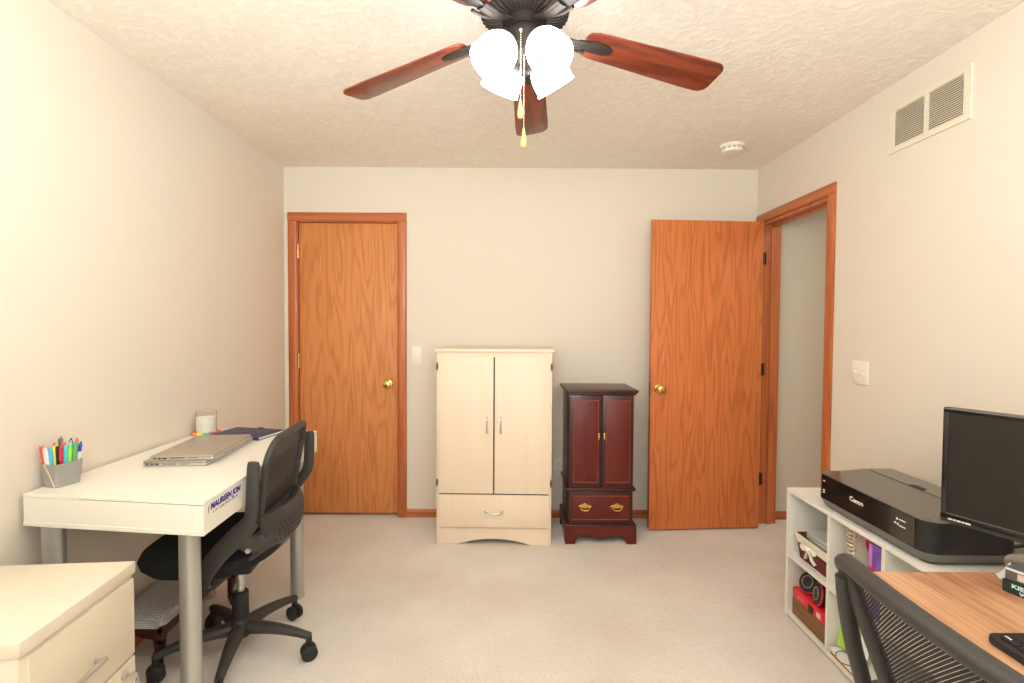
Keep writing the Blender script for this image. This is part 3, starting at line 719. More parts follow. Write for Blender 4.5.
for i, (c, kd, u, v, tall, lb) in enumerate(pens):
    # visible width runs along world x+y diagonal : map u to a diagonal, v to depth
    lx = .0225*u-.0*v; ly = .033*u*.75+.026*v
    lx = max(-.028, min(.028, .024*u-.014*v)); ly = max(-.038, min(.038, .026*u+.026*v))
    base = Vector((lx*.8, ly*.8, .006)); topp = Vector((lx*1.12+.004*u, ly*1.12+.004*u, CH+tall*.86))
    d = topp-base; Ln = d.length
    M = cm @ Matrix.Translation(base) @ d.to_track_quat('Z', 'Y').to_matrix().to_4x4()
    nm = 'marker' if kd == 'marker' else 'pen'
    t = thing(nm, lb, nm, group='pens and markers in the grey cup'); t.matrix_world = M
    pm = mat('pen_ink_%d' % i, srgb(*c), .35)
    r = .0064 if kd == 'marker' else .0052
    MB().lathe([(r*.6, 0), (r, .006), (r, Ln-.034)], 12).build('barrel', pm if kd == 'marker' else mat('pen_white', srgb(240, 236, 230), .4), t)
    m = MB()
    if kd == 'marker': m.lathe([(r*1.08, Ln-.036), (r*1.12, Ln-.008), (r*.85, Ln), (0, Ln)], 12)
    else: m.lathe([(r, Ln-.034), (r, Ln-.01), (r*.5, Ln-.006), (r*.5, Ln), (0, Ln)], 12)
    m.box(r*.9, r*1.5, -.0012, .0012, Ln-.03, Ln-.006)
    m.build('cap', pm, t)

# ------------------------------------------------------------------ cream file cabinet
fc = thing('file_cabinet', 'cream metal two drawer file cabinet in near left corner', 'file cabinet', (-1.034, 1.229, 0), R(5.0))
FW, FD, FH = .37, .47, .686     # width along y, depth along -x
m = MB(); m.box(-FD, -.002, -FW/2+.002, FW/2-.002, .0, FH-.032, bev=.003); m.build('case', cream_metal, fc)
m = MB(); m.box(-FD-.004, .006, -FW/2-.003, FW/2+.003, FH-.032, FH, bev=.0025); m.build('top_panel', cream_metal, fc)
for z0, z1, nm in ((.432, .642, 0), (.02, .424, 1)):
    if nm == 1: z0 = .214
    m = MB(); m.box(-.004, .006, -FW/2+.02, FW/2-.006, z0, z1, bev=.002)
    dr = m.build('drawer', cream_panel, fc)
    e = MB()
    zc = z0+(.075 if nm == 0 else .07)
    e.box(.006, .026, -.115, -.105, zc-.006, zc+.006, bev=.002); e.box(.006, .026, .02, .03, zc-.006, zc+.006, bev=.002)
    e.cyl((.026, -.125, zc), (.026, .034, zc), .0065, n=12)
    e.build('handle', steel, dr)
m = MB(); m.box(-.004, .006, -FW/2+.02, FW/2-.006, .01, .206, bev=.002); m.build('kick_panel', cream_panel, fc)
m = MB(); m.cyl((.004, .128, .40), (.014, .128, .40), .011, n=18); lk = m.build('lock', steel, fc)
kt = thing('key', 'small silver key hanging in lock of cream file cabinet', 'key')
kt.matrix_world = Matrix.Translation(fc.location) @ Matrix.Rotation(R(5), 4, 'Z') @ Matrix.Translation((.014, .128, .40))
m = MB(); m.box(0, .012, -.002, .002, -.004, .004); m.lathe([(.0095, -.0012), (.0095, .0012)], 16, Matrix.Translation((.02, 0, 0)) @ Matrix.Rotation(PI/2, 4, 'X')); m.build('key_blade', steel, kt)
m = MB(); m.tube([(.022+.009*math.cos(a), .0, -.012+.012*math.sin(a)) for a in [2*PI*q/14 for q in range(14)]], .0011, n=6, closed=True, up=(0, 1, 0))
m.lathe([(.010, -.001), (.010, .001)], 14, Matrix.Translation((.024, .004, -.032)) @ Matrix.Rotation(R(70), 4, 'X')); m.build('key_ring', steel, kt)

# ------------------------------------------------------------------ footstool
fs = thing('footstool', 'low dark cherry footstool with pale woven cushion under the desk', 'footstool', (-1.44, 2.185, 0))
sx, sy = .118, .27
m = MB(); 
for a in (-1, 1):
    ap = [(-sy, .19), (sy, .19), (sy, .155), (sy-.06, .15), (.06, .168), (0, .162), (-.06, .168), (-sy+.06, .15), (-sy, .155)]
    m.prism(ap, 0, .014, M=Matrix.Translation((a*(sx-.007)-.007, 0, 0)) @ FACE_RIGHT)
    ap = [(-sx, .19), (sx, .19), (sx, .155), (sx-.04, .15), (0, .165), (-sx+.04, .15), (-sx, .155)]
    m.prism(ap, 0, .014, M=Matrix.Translation((0, a*(sy-.007)+.007, 0)) @ FACE_FRONT)
m.box(-sx+.01, sx-.01, -sy+.01, sy-.01, .18, .192)
m.build('frame', cherry_dark, fs, smooth=False)
def cush(u, v):
    x = (u-.5)*2; y = (v-.5)*2
    f = (1-abs(x)**6)*(1-abs(y)**6)
    return Vector((x*(sx-.001), y*(sy-.001), .19+.036*max(0, f)**.5))
m = MB(); m.grid(cush, 20, 30); m.build('cushion', weave_mat('stool_weave', srgb(226, 222, 220), srgb(160, 156, 166), 150), fs)
for a in (-1, 1):
    for c in (-1, 1):
        x, y = a*(sx-.02), c*(sy-.022)
        m = MB(); m.tube([(x, y, .19), (x+a*.008, y+c*.008, .14), (x+a*.002, y+c*.002, .085), (x-a*.002, y-c*.002, .045), (x+a*.006, y+c*.006, .015), (x+a*.012, y+c*.012, 0)], [.02, .024, .015, .012, .013, .018], n=12, smooth=2)
        m.build('leg', cherry_dark, fs)

# ------------------------------------------------------------------ office chairs
back_mesh1 = mesh_mat('back_mesh_dense', srgb(46, 42, 38), .985, 950)
back_mesh2 = mesh_mat('back_mesh_open', srgb(38, 36, 34), .88, 950)
def make_chair(label, loc, rotz, base_off, armL, armR, weave, arm_w, ZT, y0, lean, rc):
    """front = local +y"""
    ch = thing('office_chair', label, 'office chair', loc, rotz, 'black mesh back office chairs')
    # five star base
    hub = MB(); hub.lathe([(.036, .088), (.044, .10), (.044, .135), (.03, .16)], 28); hb = hub.build('base_hub', black_plastic, ch)
    for i in range(5):
        a = R(base_off+72*i)
        lg = MB()
        lg.tube([(.02, 0, .122), (.12, 0, .124), (.22, 0, .112), (.29, 0, .094)], [(.031, .027), (.027, .022), (.02, .017), (.016, .014)], n=12, smooth=2)
        lg.bm.transform(Matrix.Rotation(a, 4, 'Z'))
        l = lg.build('leg', grey_plastic, ch)
        cs = MB(); ca = a+R(35+50*i)
        Mc = Matrix.Translation((.285*math.cos(a), .285*math.sin(a), .031)) @ Matrix.Rotation(ca, 4, 'Z')
        for s in (-1, 1):
            cs.lathe([(.0, -.010), (.026, -.010), (.031, -.006), (.031, .006), (.026, .010), (.012, .0115), (0, .0115)], 22, Mc @ Matrix.Translation((0, s*.015, 0)) @ Matrix.Rotation(PI/2, 4, 'X'))
        cs.bm.transform(Matrix.Identity(4))
        cs.lathe([(.011, 0.005), (.013, .03), (.012, .066)], 12, Matrix.Translation((.285*math.cos(a), .285*math.sin(a), .03)))
        cs.build('caster', dark_plastic, l)
    m = MB(); m.lathe([(.031, .13), (.031, .265), (.026, .27)], 24); m.build('column_cover', dark_plastic, ch)
    m = MB(); m.cyl((0, 0, .26), (0, 0, .40), .016); m.build('gas_lift', steel, ch)
    m = MB(); m.box(-.055, .055, -.06, .08, .355, .395, bev=.012); m.build('tilt_mechanism', dark_plastic, ch)
    # seat
    def se(n_, u): # superellipse radius
        c, s = math.cos(u), math.sin(u); return (abs(c)**n_+abs(s)**n_)**(-1/n_)
    b = bmesh.new(); rings = []
    nth = 48
    prof = [(0, .528), (.35, .528), (.65, .527), (.85, .518), (.95, .503), (1, .478), (.975, .452), (.88, .424), (.6, .396), (.3, .386), (0, .386)]
    for rr, z in prof:
        if rr == 0: rings.append([b.verts.new((0, .058, z))]); continue
        ring = []
        for q in range(nth):
            u = 2*PI*q/nth; rad = se(3.2, u)*rr
            x = .245*rad*math.cos(u); y = .058+.265*rad*math.sin(u)
            fr = max(0, (y-.18)/.16)
            ring.append(b.verts.new((x*(1-.05*fr), y, z-.015*fr*fr+(.05*max(0, (-.02-y)/.18) if z < .5 else 0))))
        rings.append(ring)
    for A, B in zip(rings, rings[1:]):
        for q in range(nth):
            w_ = (q+1) % nth
            if len(A) == 1: b.faces.new((A[0], B[q], B[w_]))
            elif len(B) == 1: b.faces.new((A[q], B[0], A[w_]))
            else: b.faces.new((A[q], A[w_], B[w_], B[q]))
    bmesh.ops.recalc_face_normals(b, faces=b.faces)
    m = MB(); m._merge(b); m.build('seat', seat_fabric, ch, angle=60)
    # back
    ZM = .625
    def surf(x, z):
        return y0-lean*(z-.65)-.022*(1-(x/.23)**2)
    def halfw(z):
        t_ = max(0, (z-ZM)/(ZT-ZM)); w_ = .195+.030*t_
        if z > ZT-rc:
            w_ += -rc+math.sqrt(max(0, rc*rc-(z-ZT+rc)**2))
        return w_
    cp = [(halfw(ZM+.012+(ZT-rc-ZM-.012)*q/8), ZM+.012+(ZT-rc-ZM-.012)*q/8) for q in range(9)]
    for q in range(1, 10):
        z = ZT-rc+rc*math.sin(q/10*PI/2); cp.append((halfw(z), z))
    wt = halfw(ZT)
    cp += [(wt*(1-2*q/8), ZT+.004*(1-(1-2*q/8)**2)) for q in range(9)]
    cp += [(-x, z) for x, z in cp[17::-1]]
    cp += [(-.17+.34*q/8, ZM) for q in range(9)]
    P3 = [Vector((x, surf(x, z), z)) for x, z in cp]
    rad = []
    for x, z in cp:
        top = max(0, (z-.9)/.045)
        rad.append((.013+.002*top, .014+.005*top))
    m = MB(); m.tube([p_ - Vector((0, 0, .008*max(0, (p_.z-.9)/.045))) for p_ in P3], rad, n=12, closed=True, up=(0, 1, 0), smooth=1); m.build('back_frame', grey_plastic, ch, angle=60)
    def meshf(u, v):
        z = ZM+.004+(ZT-ZM-.008)*v; x = (u*2-1)*(halfw(z)-.004)
        return Vector((x, surf(x, z)+.004, z))
    m = MB(); m.grid(meshf, 24, 20); m.build('back_mesh', weave, ch)
    # lumbar shell
    def lum(u, v):
        x = (u*2-1)*.218; z = .487+.158*v-.05*(1-abs(u*2-1)**2)*(1-v)*.5
        return Vector((x, -.158-.03*math.sin(v*PI)-.055*(1-(x/.218)**2)+.035*(1-v)**2, z))
    m = MB(); m.grid(lum, 28, 10, thick=(0, .018, 0)); lu = m.build('lumbar_panel', grey_plastic, ch, angle=50)
    m = MB()
    for r_ in range(4):
        for c_ in range(9):
            u = .14+.46*c_/8+(.02 if r_ % 2 else 0); v = .36+.11*r_
            p_ = lum(u, v); m.box(-.004, .004, -.0012, .003, -.006, .006, M=Matrix.Translation(p_) @ Matrix.Rotation(R(25), 4, 'Y'))
    m.build('vent_slots', black, lu)
    for s, arm in ((-1, armL), (1, armR)):
        # bracket from under the seat up to the arm pivot and back to the lumbar shell
        m = MB()
        m.tube([(s*.10, .03, .385), (s*.20, .045, .39), (s*.252, .04, .425), (s*.262, -.02, .52), (s*.264, -.10, .60), (s*.264, -.15, .65)], [(.028, .012), (.034, .013), (.034, .015), (.032, .014), (.036, .014), (.03, .013)], n=12, smooth=2, up=(s, 0, .15))
        m.tube([(s*.262, -.10, .60), (s*.256, -.13, .565), (s*.235, -.155, .56), (s*.19, -.175, .58)], [(.034, .014), (.034, .014), (.032, .012), (.028, .01)], n=12, smooth=2, up=(s, 0, .1))
        br = m.build('arm_bracket', grey_plastic, ch, angle=60)
        m = MB(); m.cyl((s*.262, -.135, .545), (s*.272, -.135, .545), .009, n=14); m.build('bolt', steel, br)
        m = MB(); m.tube([Vector(q) for q in arm], [(arm_w*1.15, .013)]+[(arm_w, .013)]*(len(arm)-2)+[(arm_w*.8, .011)], n=12, smooth=2, up=(s, 0, 0))
        m.build('armrest', grey_plastic, ch, angle=60)
    return ch
armR1 = [(.262, -.105, .58), (.266, -.138, .64), (.270, -.152, .69), (.270, -.155, .78), (.268, -.157, .85), (.268, -.158, .862)]
armL1 = [(-x, y, z) for x, y, z in armR1]
armR1b = [(.262, -.105, .58), (.266, -.16, .64), (.268, -.196, .69), (.268, -.199, .78), (.266, -.20, .85), (.266, -.20, .862)]
make_chair('black mesh office chair pushed up to the white desk', (-1.09, 2.05, 0), R(96), -100, armL1, armR1b, back_mesh1, .023, .930, -.146, .17, .115)
armR2 = [(.260, -.115, .58), (.258, -.155, .64), (.256, -.172, .70), (.250, -.192, .756), (.230, -.220, .85), (.222, -.232, .895)]
armL2 = [(-x, y, z) for x, y, z in armR2]
make_chair('black mesh office chair with raised arms at the wood desk, seen from behind', (.842, .70, 0), R(-90), 20, armL2, armR2, back_mesh2, .015, .934, -.132, .35, .025)

# ------------------------------------------------------------------ white cube unit (right)
UX, UD, UY1, UY0, UH = 1.30, .29, 2.372, 1.44, .60
un = thing('cube_shelf', 'white six cube storage shelf along the right wall under a printer', 'shelf', (UX, (UY0+UY1)/2, 0))
hl = (UY1-UY0)/2; T = .018
m = MB(); m.box(0, UD, -hl, hl, UH-T, UH, bev=.001); m.build('top_panel', unit_white, un, smooth=False)
m = MB(); m.box(.002, UD, -hl+T, hl-T, .008, .008+T, bev=.001); m.build('bottom_panel', unit_white, un, smooth=False)
for s in (-1, 1):
    m = MB(); m.box(0, UD, s*hl-(T if s > 0 else 0), s*hl+(0 if s > 0 else T), 0, UH-T, bev=.001); m.build('side_panel', unit_white, un, smooth=False)
cw = (2*hl-4*T)/3
for i in (1, 2):
    y = hl-T-i*cw-(i-1)*T
    m = MB(); m.box(.002, UD-.006, y-T, y, .026, UH-T); m.build('divider', unit_white, un, smooth=False)
for i in range(3):
    y1 = hl-T-i*(cw+T)
    m = MB(); m.box(.002, UD-.006, y1-cw, y1, .281, .281+T); m.build('shelf_board', unit_white, un, smooth=False)
m = MB(); m.box(UD-.006, UD-.001, -hl+T, hl-T, .026, UH-T); m.build('back_panel', unit_inner, un, smooth=False)
S0, S1 = .026, .299      # lower / upper cell floors
yc = [ (UY0+UY1)/2 + hl-T-i*(cw+T)-cw/2 for i in range(3) ]   # cell centres

# basket with liner and bow
bk = thing('wicker_basket', 'dark red wicker basket with white cloth liner and bow in upper far cube', 'basket', (UX+.135, yc[0]-.005, S1))
wick = weave_mat('wicker', srgb(126, 54, 48), srgb(78, 28, 26), 70)
def tb(w0, d0, w1, d1, z0, z1, th):
    b = bmesh.new()
    def ring(w_, d_, z): return [b.verts.new((x, y, z)) for x, y in rrect(w_, d_, .016)]
    A = ring(w0, d0, z0); B = ring(w1, d1, z1); C = ring(w1-2*th, d1-2*th, z1); Dd = ring(w0-2*th, d0-2*th, z0+th); n = len(A)
    for P, Q in ((A, B), (B, C), (C, Dd)):
        for i in range(n): b.faces.new((P[i], P[(i+1) % n], Q[(i+1) % n], Q[i]))
    b.faces.new(A[::-1]); b.faces.new(Dd); bmesh.ops.recalc_face_normals(b, faces=b.faces)
    m = MB(); m._merge(b); return m
tb(.21, .22, .235, .25, 0, .108, .005).build('basket_body', wick, bk)
cloth = mat('white_cloth', srgb(246, 238, 222), .9)
tb(.226, .241, .246, .262, .070, .114, .003).build('liner', cloth, bk)
m = MB()
fx = -.1235
for s in (-1, 1):
    m.tube([(fx, 0, .072), (fx-.008, s*.02, .084), (fx-.006, s*.045, .084), (fx-.004, s*.048, .070), (fx-.007, s*.02, .064), (fx, 0, .084)], [(.004, .009)]*6, n=8, smooth=1, up=(1, 0, 0))
    m.tube([(fx, 0, .084), (fx-.002, s*.018, .046), (fx+.006, s*.036, .024)], [(.003, .008)]*3, n=8, smooth=1, up=(1, 0, 0))
m.sphere((fx-.004, 0, .071), .009, n=10)
lab(m.build('bow', cloth, bk), 'white fabric bow')
for q, (w_, h_, y_) in enumerate(((.17, .012, 0), (.16, .014, .01))):
    t = thing('notepad', ('pale grey notepad on top of stack inside wicker basket', 'pale grey notepad under another one inside wicker basket')[1-q], 'notepad', (UX+.14, yc[0]+y_*.2, S1+.094+q*.0145), R(4*q), 'notepads in wicker basket')
    MB().box(-w_/2, w_/2, -.09, .09, 0, h_, bev=.001).build('pages', mat('pad_paper', srgb(222, 222, 212), .8), t)
    MB().box(-w_/2-.001, w_/2+.001, -.091, .091, h_, h_+.0012).build('cover', mat('pad_cover', srgb(206, 210, 202), .6), t)
# wooden box, red case, headphones
wb = thing('wooden_box', 'brown wood grain storage box in lower far cube', 'box', (UX+.13, yc[0], S0))
m = MB()
m.box(-.115, -.107, -.122, .122, 0, .076, bev=.001); m.box(.107, .115, -.122, .122, 0, .076, bev=.001); m.box(-.107, .107, -.122, -.114, 0, .076, bev=.001); m.box(-.107, .107, .114, .122, 0, .076, bev=.001); m.box(-.107, .107, -.114, .114, 0, .008)
m.build('box_body', box_wood, wb, smooth=False)
MB().box(-.114, .114, -.121, .121, .0762, .0805, bev=.001).build('lid', box_wood, wb, smooth=False)
red = mat('red_plastic', srgb(228, 42, 52), .35)
rc = thing('red_case', 'bright red flat case with dark latch resting on wooden box', 'case', (UX+.12, yc[0], S0+.0805))
MB().box(-.11, .095, -.118, .118, 0, .048, bev=.007).build('case_body', red, rc)
MB().box(-.1125, -.108, -.048, -.012, .006, .036, bev=.0015).build('latch', dark_plastic, rc)
MB().box(-.1115, -.109, -.098, -.072, .012, .034, bev=.0008).build('sticker', mat('sticker_white', srgb(240, 214, 214), .5), rc)
MB().box(-.1112, -.109, .03, .075, .02, .026).build('scuff_line', mat('red_light', srgb(246, 120, 124), .4), rc)
hp = thing('headphones', 'black and red over ear headphones lying on the red case', 'headphones', (UX+.055, yc[0]+.0, S0+.1287))
arc = [(.03, .075*math.cos(a), .05+.048*math.sin(a)) for a in [q/12*PI for q in range(13)]]
MB().tube(arc, (.012, .0045), n=10, up=(0, 0, 1)).build('headband', dark_plastic, hp)
for s in (-1, 1):
    Mh = Matrix.Translation((-.004 if s > 0 else -.02, s*.05, .048)) @ Matrix.Rotation(R(-62 if s > 0 else -80), 4, 'Y') @ Matrix.Rotation(R(s*14), 4, 'X')
    m = MB(); m.lathe([(0, -.020), (.034, -.020), (.046, -.012), (.046, .008), (.040, .015), (0, .015)], 28, Mh); e = m.build('ear_cup', dark_plastic, hp)
    m = MB(); m.tube([Mh @ Vector((.0455*math.cos(a), .0455*math.sin(a), .006)) for a in [2*PI*q/28 for q in range(28)]], .0034, n=6, closed=True); lab(m.build('trim_ring', red, e), 'red trim ring')
    m = MB(); m.tube([Mh @ Vector((.026*math.cos(a), .026*math.sin(a), .0155)) for a in [2*PI*q/22 for q in range(22)]], .0024, n=6, closed=True); m.build('speaker_ring', mat('ring_grey', srgb(150, 142, 136), .4), e)
# upper middle cube : spiral notebook, red tape, purple box
t = thing('spiral_notebook', 'cream spiral bound notebook standing in upper middle cube', 'notebook', (UX+.12, yc[1]+.045, S1))
MB().box(-.09, .09, .0, .012, 0, .262, bev=.001).build('pages', mat('cream_paper', srgb(240, 226, 208), .8), t)
MB().box(-.091, .091, .0122, .0136, 0, .264).build('cover', mat('cream_cover', srgb(232, 214, 196), .6), t)
m = MB()
for q in range(17):
    z = .012+q*.0152
    m.tube([(-.091+.013*math.cos(a), .006+.015*math.sin(a), z+.002*a/6.28) for a in [2*PI*k/12 for k in range(12)]], .0034, n=6, closed=True)
m.build('spiral_binding', mat('binding', srgb(226, 208, 184), .4), t)
m = MB()
for q in range(17): m.box(-.0915, -.0900, .001, .011, .0085+q*.0152, .0155+q*.0152)
m.build('punched_holes', mat('hole_brown', srgb(70, 52, 42), .7), t)
t = thing('hand_tool', 'round red handled tool leaning in upper middle cube', 'tool', (UX+.07, yc[1]-.002, S1))
m = MB(); m.tube([(0, .028*math.cos(a), .225+.026*math.sin(a)) for a in [2*PI*q/20 for q in range(20)]], (.006, .005), n=10, closed=True, up=(1, 0, 0)); m.build('handle', red, t)
m = MB(); m.tube([(0, .0, .20), (.004, -.006, .1), (.008, -.01, .0)], (.005, .009), n=8, up=(1, 0, 0)); m.build('shaft', steel, t)
t = thing('purple_box', 'purple patterned box standing at right of upper middle cube', 'box', (UX+.10, yc[1]-.093, S1))
MB().box(-.085, .09, -.034, .03, 0, .268, bev=.002).build('box_body', mat('purple_card', srgb(126, 82, 176), .45, var=.35, vscale=26), t)
MB().box(-.0862, -.0845, .012, .029, 0.004, .264).build('edge_band', mat('lilac_card', srgb(200, 130, 206), .45), t)
MB().box(-.088, -.085, -.034, .006, .165, .183, M=Matrix.Rotation(R(-8), 4, 'X')).build('label_band', mat('magenta_card', srgb(190, 40, 96), .45), t)
t = thing('white_tape_roll', 'small white roll of tape in front of purple box', 'tape', (UX+.028, yc[1]-.022, S1))
m = MB(); m.lathe([(.012, 0), (.022, 0), (.022, .13), (.012, .13), (.012, 0)], 24, cap=False); m.build('roll', mat('tape_white', srgb(226, 216, 206), .6), t)
# lower middle cube : papers, green leaflet, glasses, board
bd = thing('wooden_board', 'orange brown wooden board lying on floor of lower middle cube', 'board', (UX+.13, yc[1], S0))
MB().box(-.124, .12, -.128, .13, 0, .012, bev=.002).build('board', orange_wood, bd, smooth=False)
pp = mat('white_paper', srgb(244, 244, 236), .7)
t = thing('paper_stack', 'stack of white papers lying on the wooden board', 'papers', (UX+.12, yc[1]+.0, S0+.012))
m = MB()
for q in range(7): m.box(-.118, .10, -.118, .124, q*.003, q*.003+.0026, M=Matrix.Rotation(R(-2+q*.6), 4, 'Z'))
m.build('sheets', pp, t, smooth=False)
t = thing('green_leaflet', 'lime green and white leaflet propped on papers in lower middle cube', 'leaflet', (UX+.035, yc[1]+.062, S0+.055), rot=(R(-14), R(24), R(4)))
MB().box(-.002, 0, -.09, .06, 0, .085).build('sheet', mat('lime', srgb(172, 214, 66), .5), t, smooth=False)
MB().box(-.0032, -.002, -.09, -.045, .0, .085).build('white_panel', pp, t, smooth=False)
m = MB(); m.lathe([(0, 0), (.014, 0), (.014, .0006), (0, .0006)], 20, Matrix.Translation((-.0026, .02, .045)) @ Matrix.Rotation(-PI/2, 4, 'Y'))
m.build('round_mark', pp, t)
t = thing('folder', 'white folder standing upright at back of lower middle cube', 'folder', (UX+.10, yc[1]+.0, S0+.034))
MB().box(0, .012, -.12, .125, 0, .14, bev=.002, M=Matrix.Rotation(R(8), 4, 'Y')).build('cover', pp, t)
t = thing('eyeglasses', 'small dark rimmed glasses lying on the white papers', 'glasses', (UX+.022, yc[1]+.03, S0+.034), R(86))
m = MB()
for s in (-1, 1):
    m.tube([(s*.026+.02*math.cos(a), .014*math.sin(a)-.012, .012+.004*math.sin(a)) for a in [2*PI*q/18 for q in range(18)]], .0022, n=6, closed=True)
m.tube([(-.006, -.012, .013), (0, -.008, .016), (.006, -.012, .013)], .002, n=6)
m.build('frame', mat('tortoise', srgb(78, 70, 44), .3), t)
for s in (-1, 1): MB().tube([(s*.046, -.012, .012), (s*.044, .03, .010), (s*.02, .045, .004)], .0018, n=6, smooth=1).build('temple', mat('tortoise', srgb(78, 70, 44), .3), t)

# ------------------------------------------------------------------ printer
pr = thing('printer', 'wide glossy black inkjet printer on top of white cube shelf', 'printer', (1.303, 1.863, UH))
PL, PD = .585, .30
gloss = mat('piano_black', srgb(26, 24, 23), .12, coat=.6)
matte = mat('printer_side', srgb(34, 34, 33), .5, bump=.06, bscale=500)
greyband = mat('printer_grey', srgb(112, 110, 106), .4)
def poly_plan(x0, x1, y0, y1, r):
    return rrect(x1-x0, y1-y0, r, 8, (x0+x1)/2, (y0+y1)/2)
MB().prism(poly_plan(.03, PD-.02, -PL/2+.03, PL/2-.03, .02), 0, .012).build('foot_plate', dark_plastic, pr)
def taper(p0, p1, z0, z1):
    b = bmesh.new(); A = [b.verts.new((x, y, z0)) for x, y in p0]; B = [b.verts.new((x, y, z1)) for x, y in p1]; n = len(A)
    for i in range(n): b.faces.new((A[i], A[(i+1) % n], B[(i+1) % n], B[i]))
    b.faces.new(A[::-1]); b.faces.new(B); bmesh.ops.recalc_face_normals(b, faces=b.faces); m = MB(); m._merge(b); return m
taper(poly_plan(.016, PD, -PL/2+.016, PL/2-.016, .04), poly_plan(0, PD, -PL/2, PL/2, .05), .008, .040).build('lower_band', greyband, pr)
body = taper(poly_plan(0, PD, -PL/2, PL/2, .05), poly_plan(.002, PD, -PL/2+.002, PL/2-.002, .05), .040, .140); body.build('body', matte, pr)
# glossy front fascia
MB().box(-.0012, .004, -PL/2+.05, PL/2-.045, .042, .138).build('front_fascia', gloss, pr, smooth=False)
# top lid : sloping up to the back then flat
def lid(u, v):
    x = .002+(PD-.004)*u
    r = .05
    yh = PL/2-.002
    e = 0
    if x < r: e = r-math.sqrt(max(0, r*r-(r-x)**2))
    y = (v*2-1)*(yh-e)
    h = .140+.022*min(1, u/.62)**1.0 - (.03 if u > .995 else 0)
    edge = min(1, (1-abs(v*2-1))*PL/2/.035); h = .140+(h-.140)*min(1, edge**.7)
    return Vector((x, y, h))
m = MB(); m.grid(lid, 36, 44); lidm = m.build('lid', mat('lid_gloss', srgb(84, 78, 71), .2, coat=.5), pr, angle=60)  # lid colour lightened to grey-brown for the ceiling it reflects
m = MB(); m.prism(rrect(.028, .06, .012), .1622, .1632, M=Matrix.Translation((.20, .0, 0))); m.build('lid_slot', black, lidm)
m = MB(); m.box(.184, .186, -PL/2+.06, PL/2-.06, .1620, .1632); m.build('lid_seam', black, lidm)
silver_ink = mat('silver_ink', srgb(236, 232, 226), .3)
Mp = Matrix(((0, 0, -1, 0), (-1, 0, 0, 0), (0, 1, 0, 0), (0, 0, 0, 1)))
text('brand_lettering', 'Canon', .0235, silver_ink, pr, M=Matrix.Translation((-.0014, .073, .090)) @ Mp, bold=.0006, sx=1.2)
m = MB()
for z in (.108, .088): m.box(-.003, -.0008, -.205, -.178, z, z+.004)
for y, z in ((-.168, .106), (-.172, .09), (-.160, .091)): m.box(-.003, -.0008, y-.003, y+.003, z, z+.006)
for z in (.113, .075, .066): m.box(-.003, -.0008, .226, .237, z, z+.005)
m.build('panel_marks', silver_ink, pr)
t = thing('power_cable', 'black power cable looping behind right end of printer', 'cord', (1.62, 1.6, UH))
m = MB(); m.tube([(-.025, .0, .055), (.03, .0, .062), (.055, -.01, .05), (.06, -.012, .026), (.03, -.012, .012), (-.0, -.01, .006)], .0055, n=10, smooth=2); m.build('cable', black_plastic, t)
m = MB(); m.box(-.02, .014, -.03, -.004, .004, .024, bev=.004, M=Matrix.Rotation(R(20), 4, 'Y')); m.box(.01, .035, -.045, -.02, .004, .02, bev=.004); m.build('plug', black_plastic, t)

# ------------------------------------------------------------------ wood desk (right) and its things
WZ = .748
wd = thing('desk', 'brown wood topped computer desk in near right corner', 'desk', (1.20, .55, 0))
m = MB(); m.box(-.315, .33, -.70, .692, WZ-.028, WZ, bev=.002); m.build('desktop', desk_wood, wd, smooth=False)
for y in (-.66, .64):
    for x in ((-.25, .28) if y < 0 else (.1, .28)):
        m = MB(); m.box(x-.02, x+.02, y-.02, y+.02, 0, WZ-.028, bev=.002); m.build('leg', black_plastic, wd)
m = MB(); m.box(.27, .29, -.64, .62, WZ-.2, WZ-.028); m.build('modesty_panel', desk_wood, wd)

mo = thing('monitor', 'black flat panel computer monitor angled on the wood desk', 'monitor', (1.372, 1.245, WZ), math.atan2(-.90, .434))
# local x = along the panel (left->right seen from front), local y: front is -y
mw, z0, z1 = .51, .042, .372
m = MB(); m.box(-mw/2, mw/2, .002, .022, z0, z1, bev=.003); m.box(-mw/2+.06, mw/2-.06, .02, .045, z0+.05, z1-.05, bev=.01); m.build('case', dark_plastic, mo)
bz = MB()
bz.box(-mw/2, -mw/2+.014, -.006, .004, z0, z1, bev=.001); bz.box(mw/2-.014, mw/2, -.006, .004, z0, z1, bev=.001)
bz.box(-mw/2, mw/2, -.006, .004, z1-.014, z1, bev=.001); bz.box(-mw/2, mw/2, -.008, .004, z0, z0+.024, bev=.002); bez = bz.build('bezel', mat('bezel_gloss', srgb(22, 20, 20), .2, coat=.4), mo)
m = MB(); m.box(-mw/2+.014, mw/2-.014, -.0065, -.005, z0+.0245, z0+.0262); m.box(-mw/2, mw/2, -.0065, -.005, z1-.004, z1-.001); m.build('bezel_highlight', mat('bezel_grey', srgb(120, 116, 112), .3), bez)
MB().box(-mw/2+.012, mw/2-.012, -.003, .003, z0+.02, z1-.012).build('screen', mat('screen', srgb(38, 34, 31), .32, spec=.4, var=.15, vscale=20), mo)
m = MB()
for q, (a, b_) in enumerate(((0, .010), (.012, .018), (.020, .030), (.032, .038), (.040, .052))): m.box(-mw/2+.02+a, -mw/2+.02+b_, -.0088, -.0078, z0+.009, z0+.0135)
m.build('badge_marks', silver_ink, bez)
MB().box(-mw/2+.19, -mw/2+.235, -.0088, -.0078, z0+.006, z0+.018).build('badge', mat('badge_grey', srgb(76, 72, 70), .35), bez)
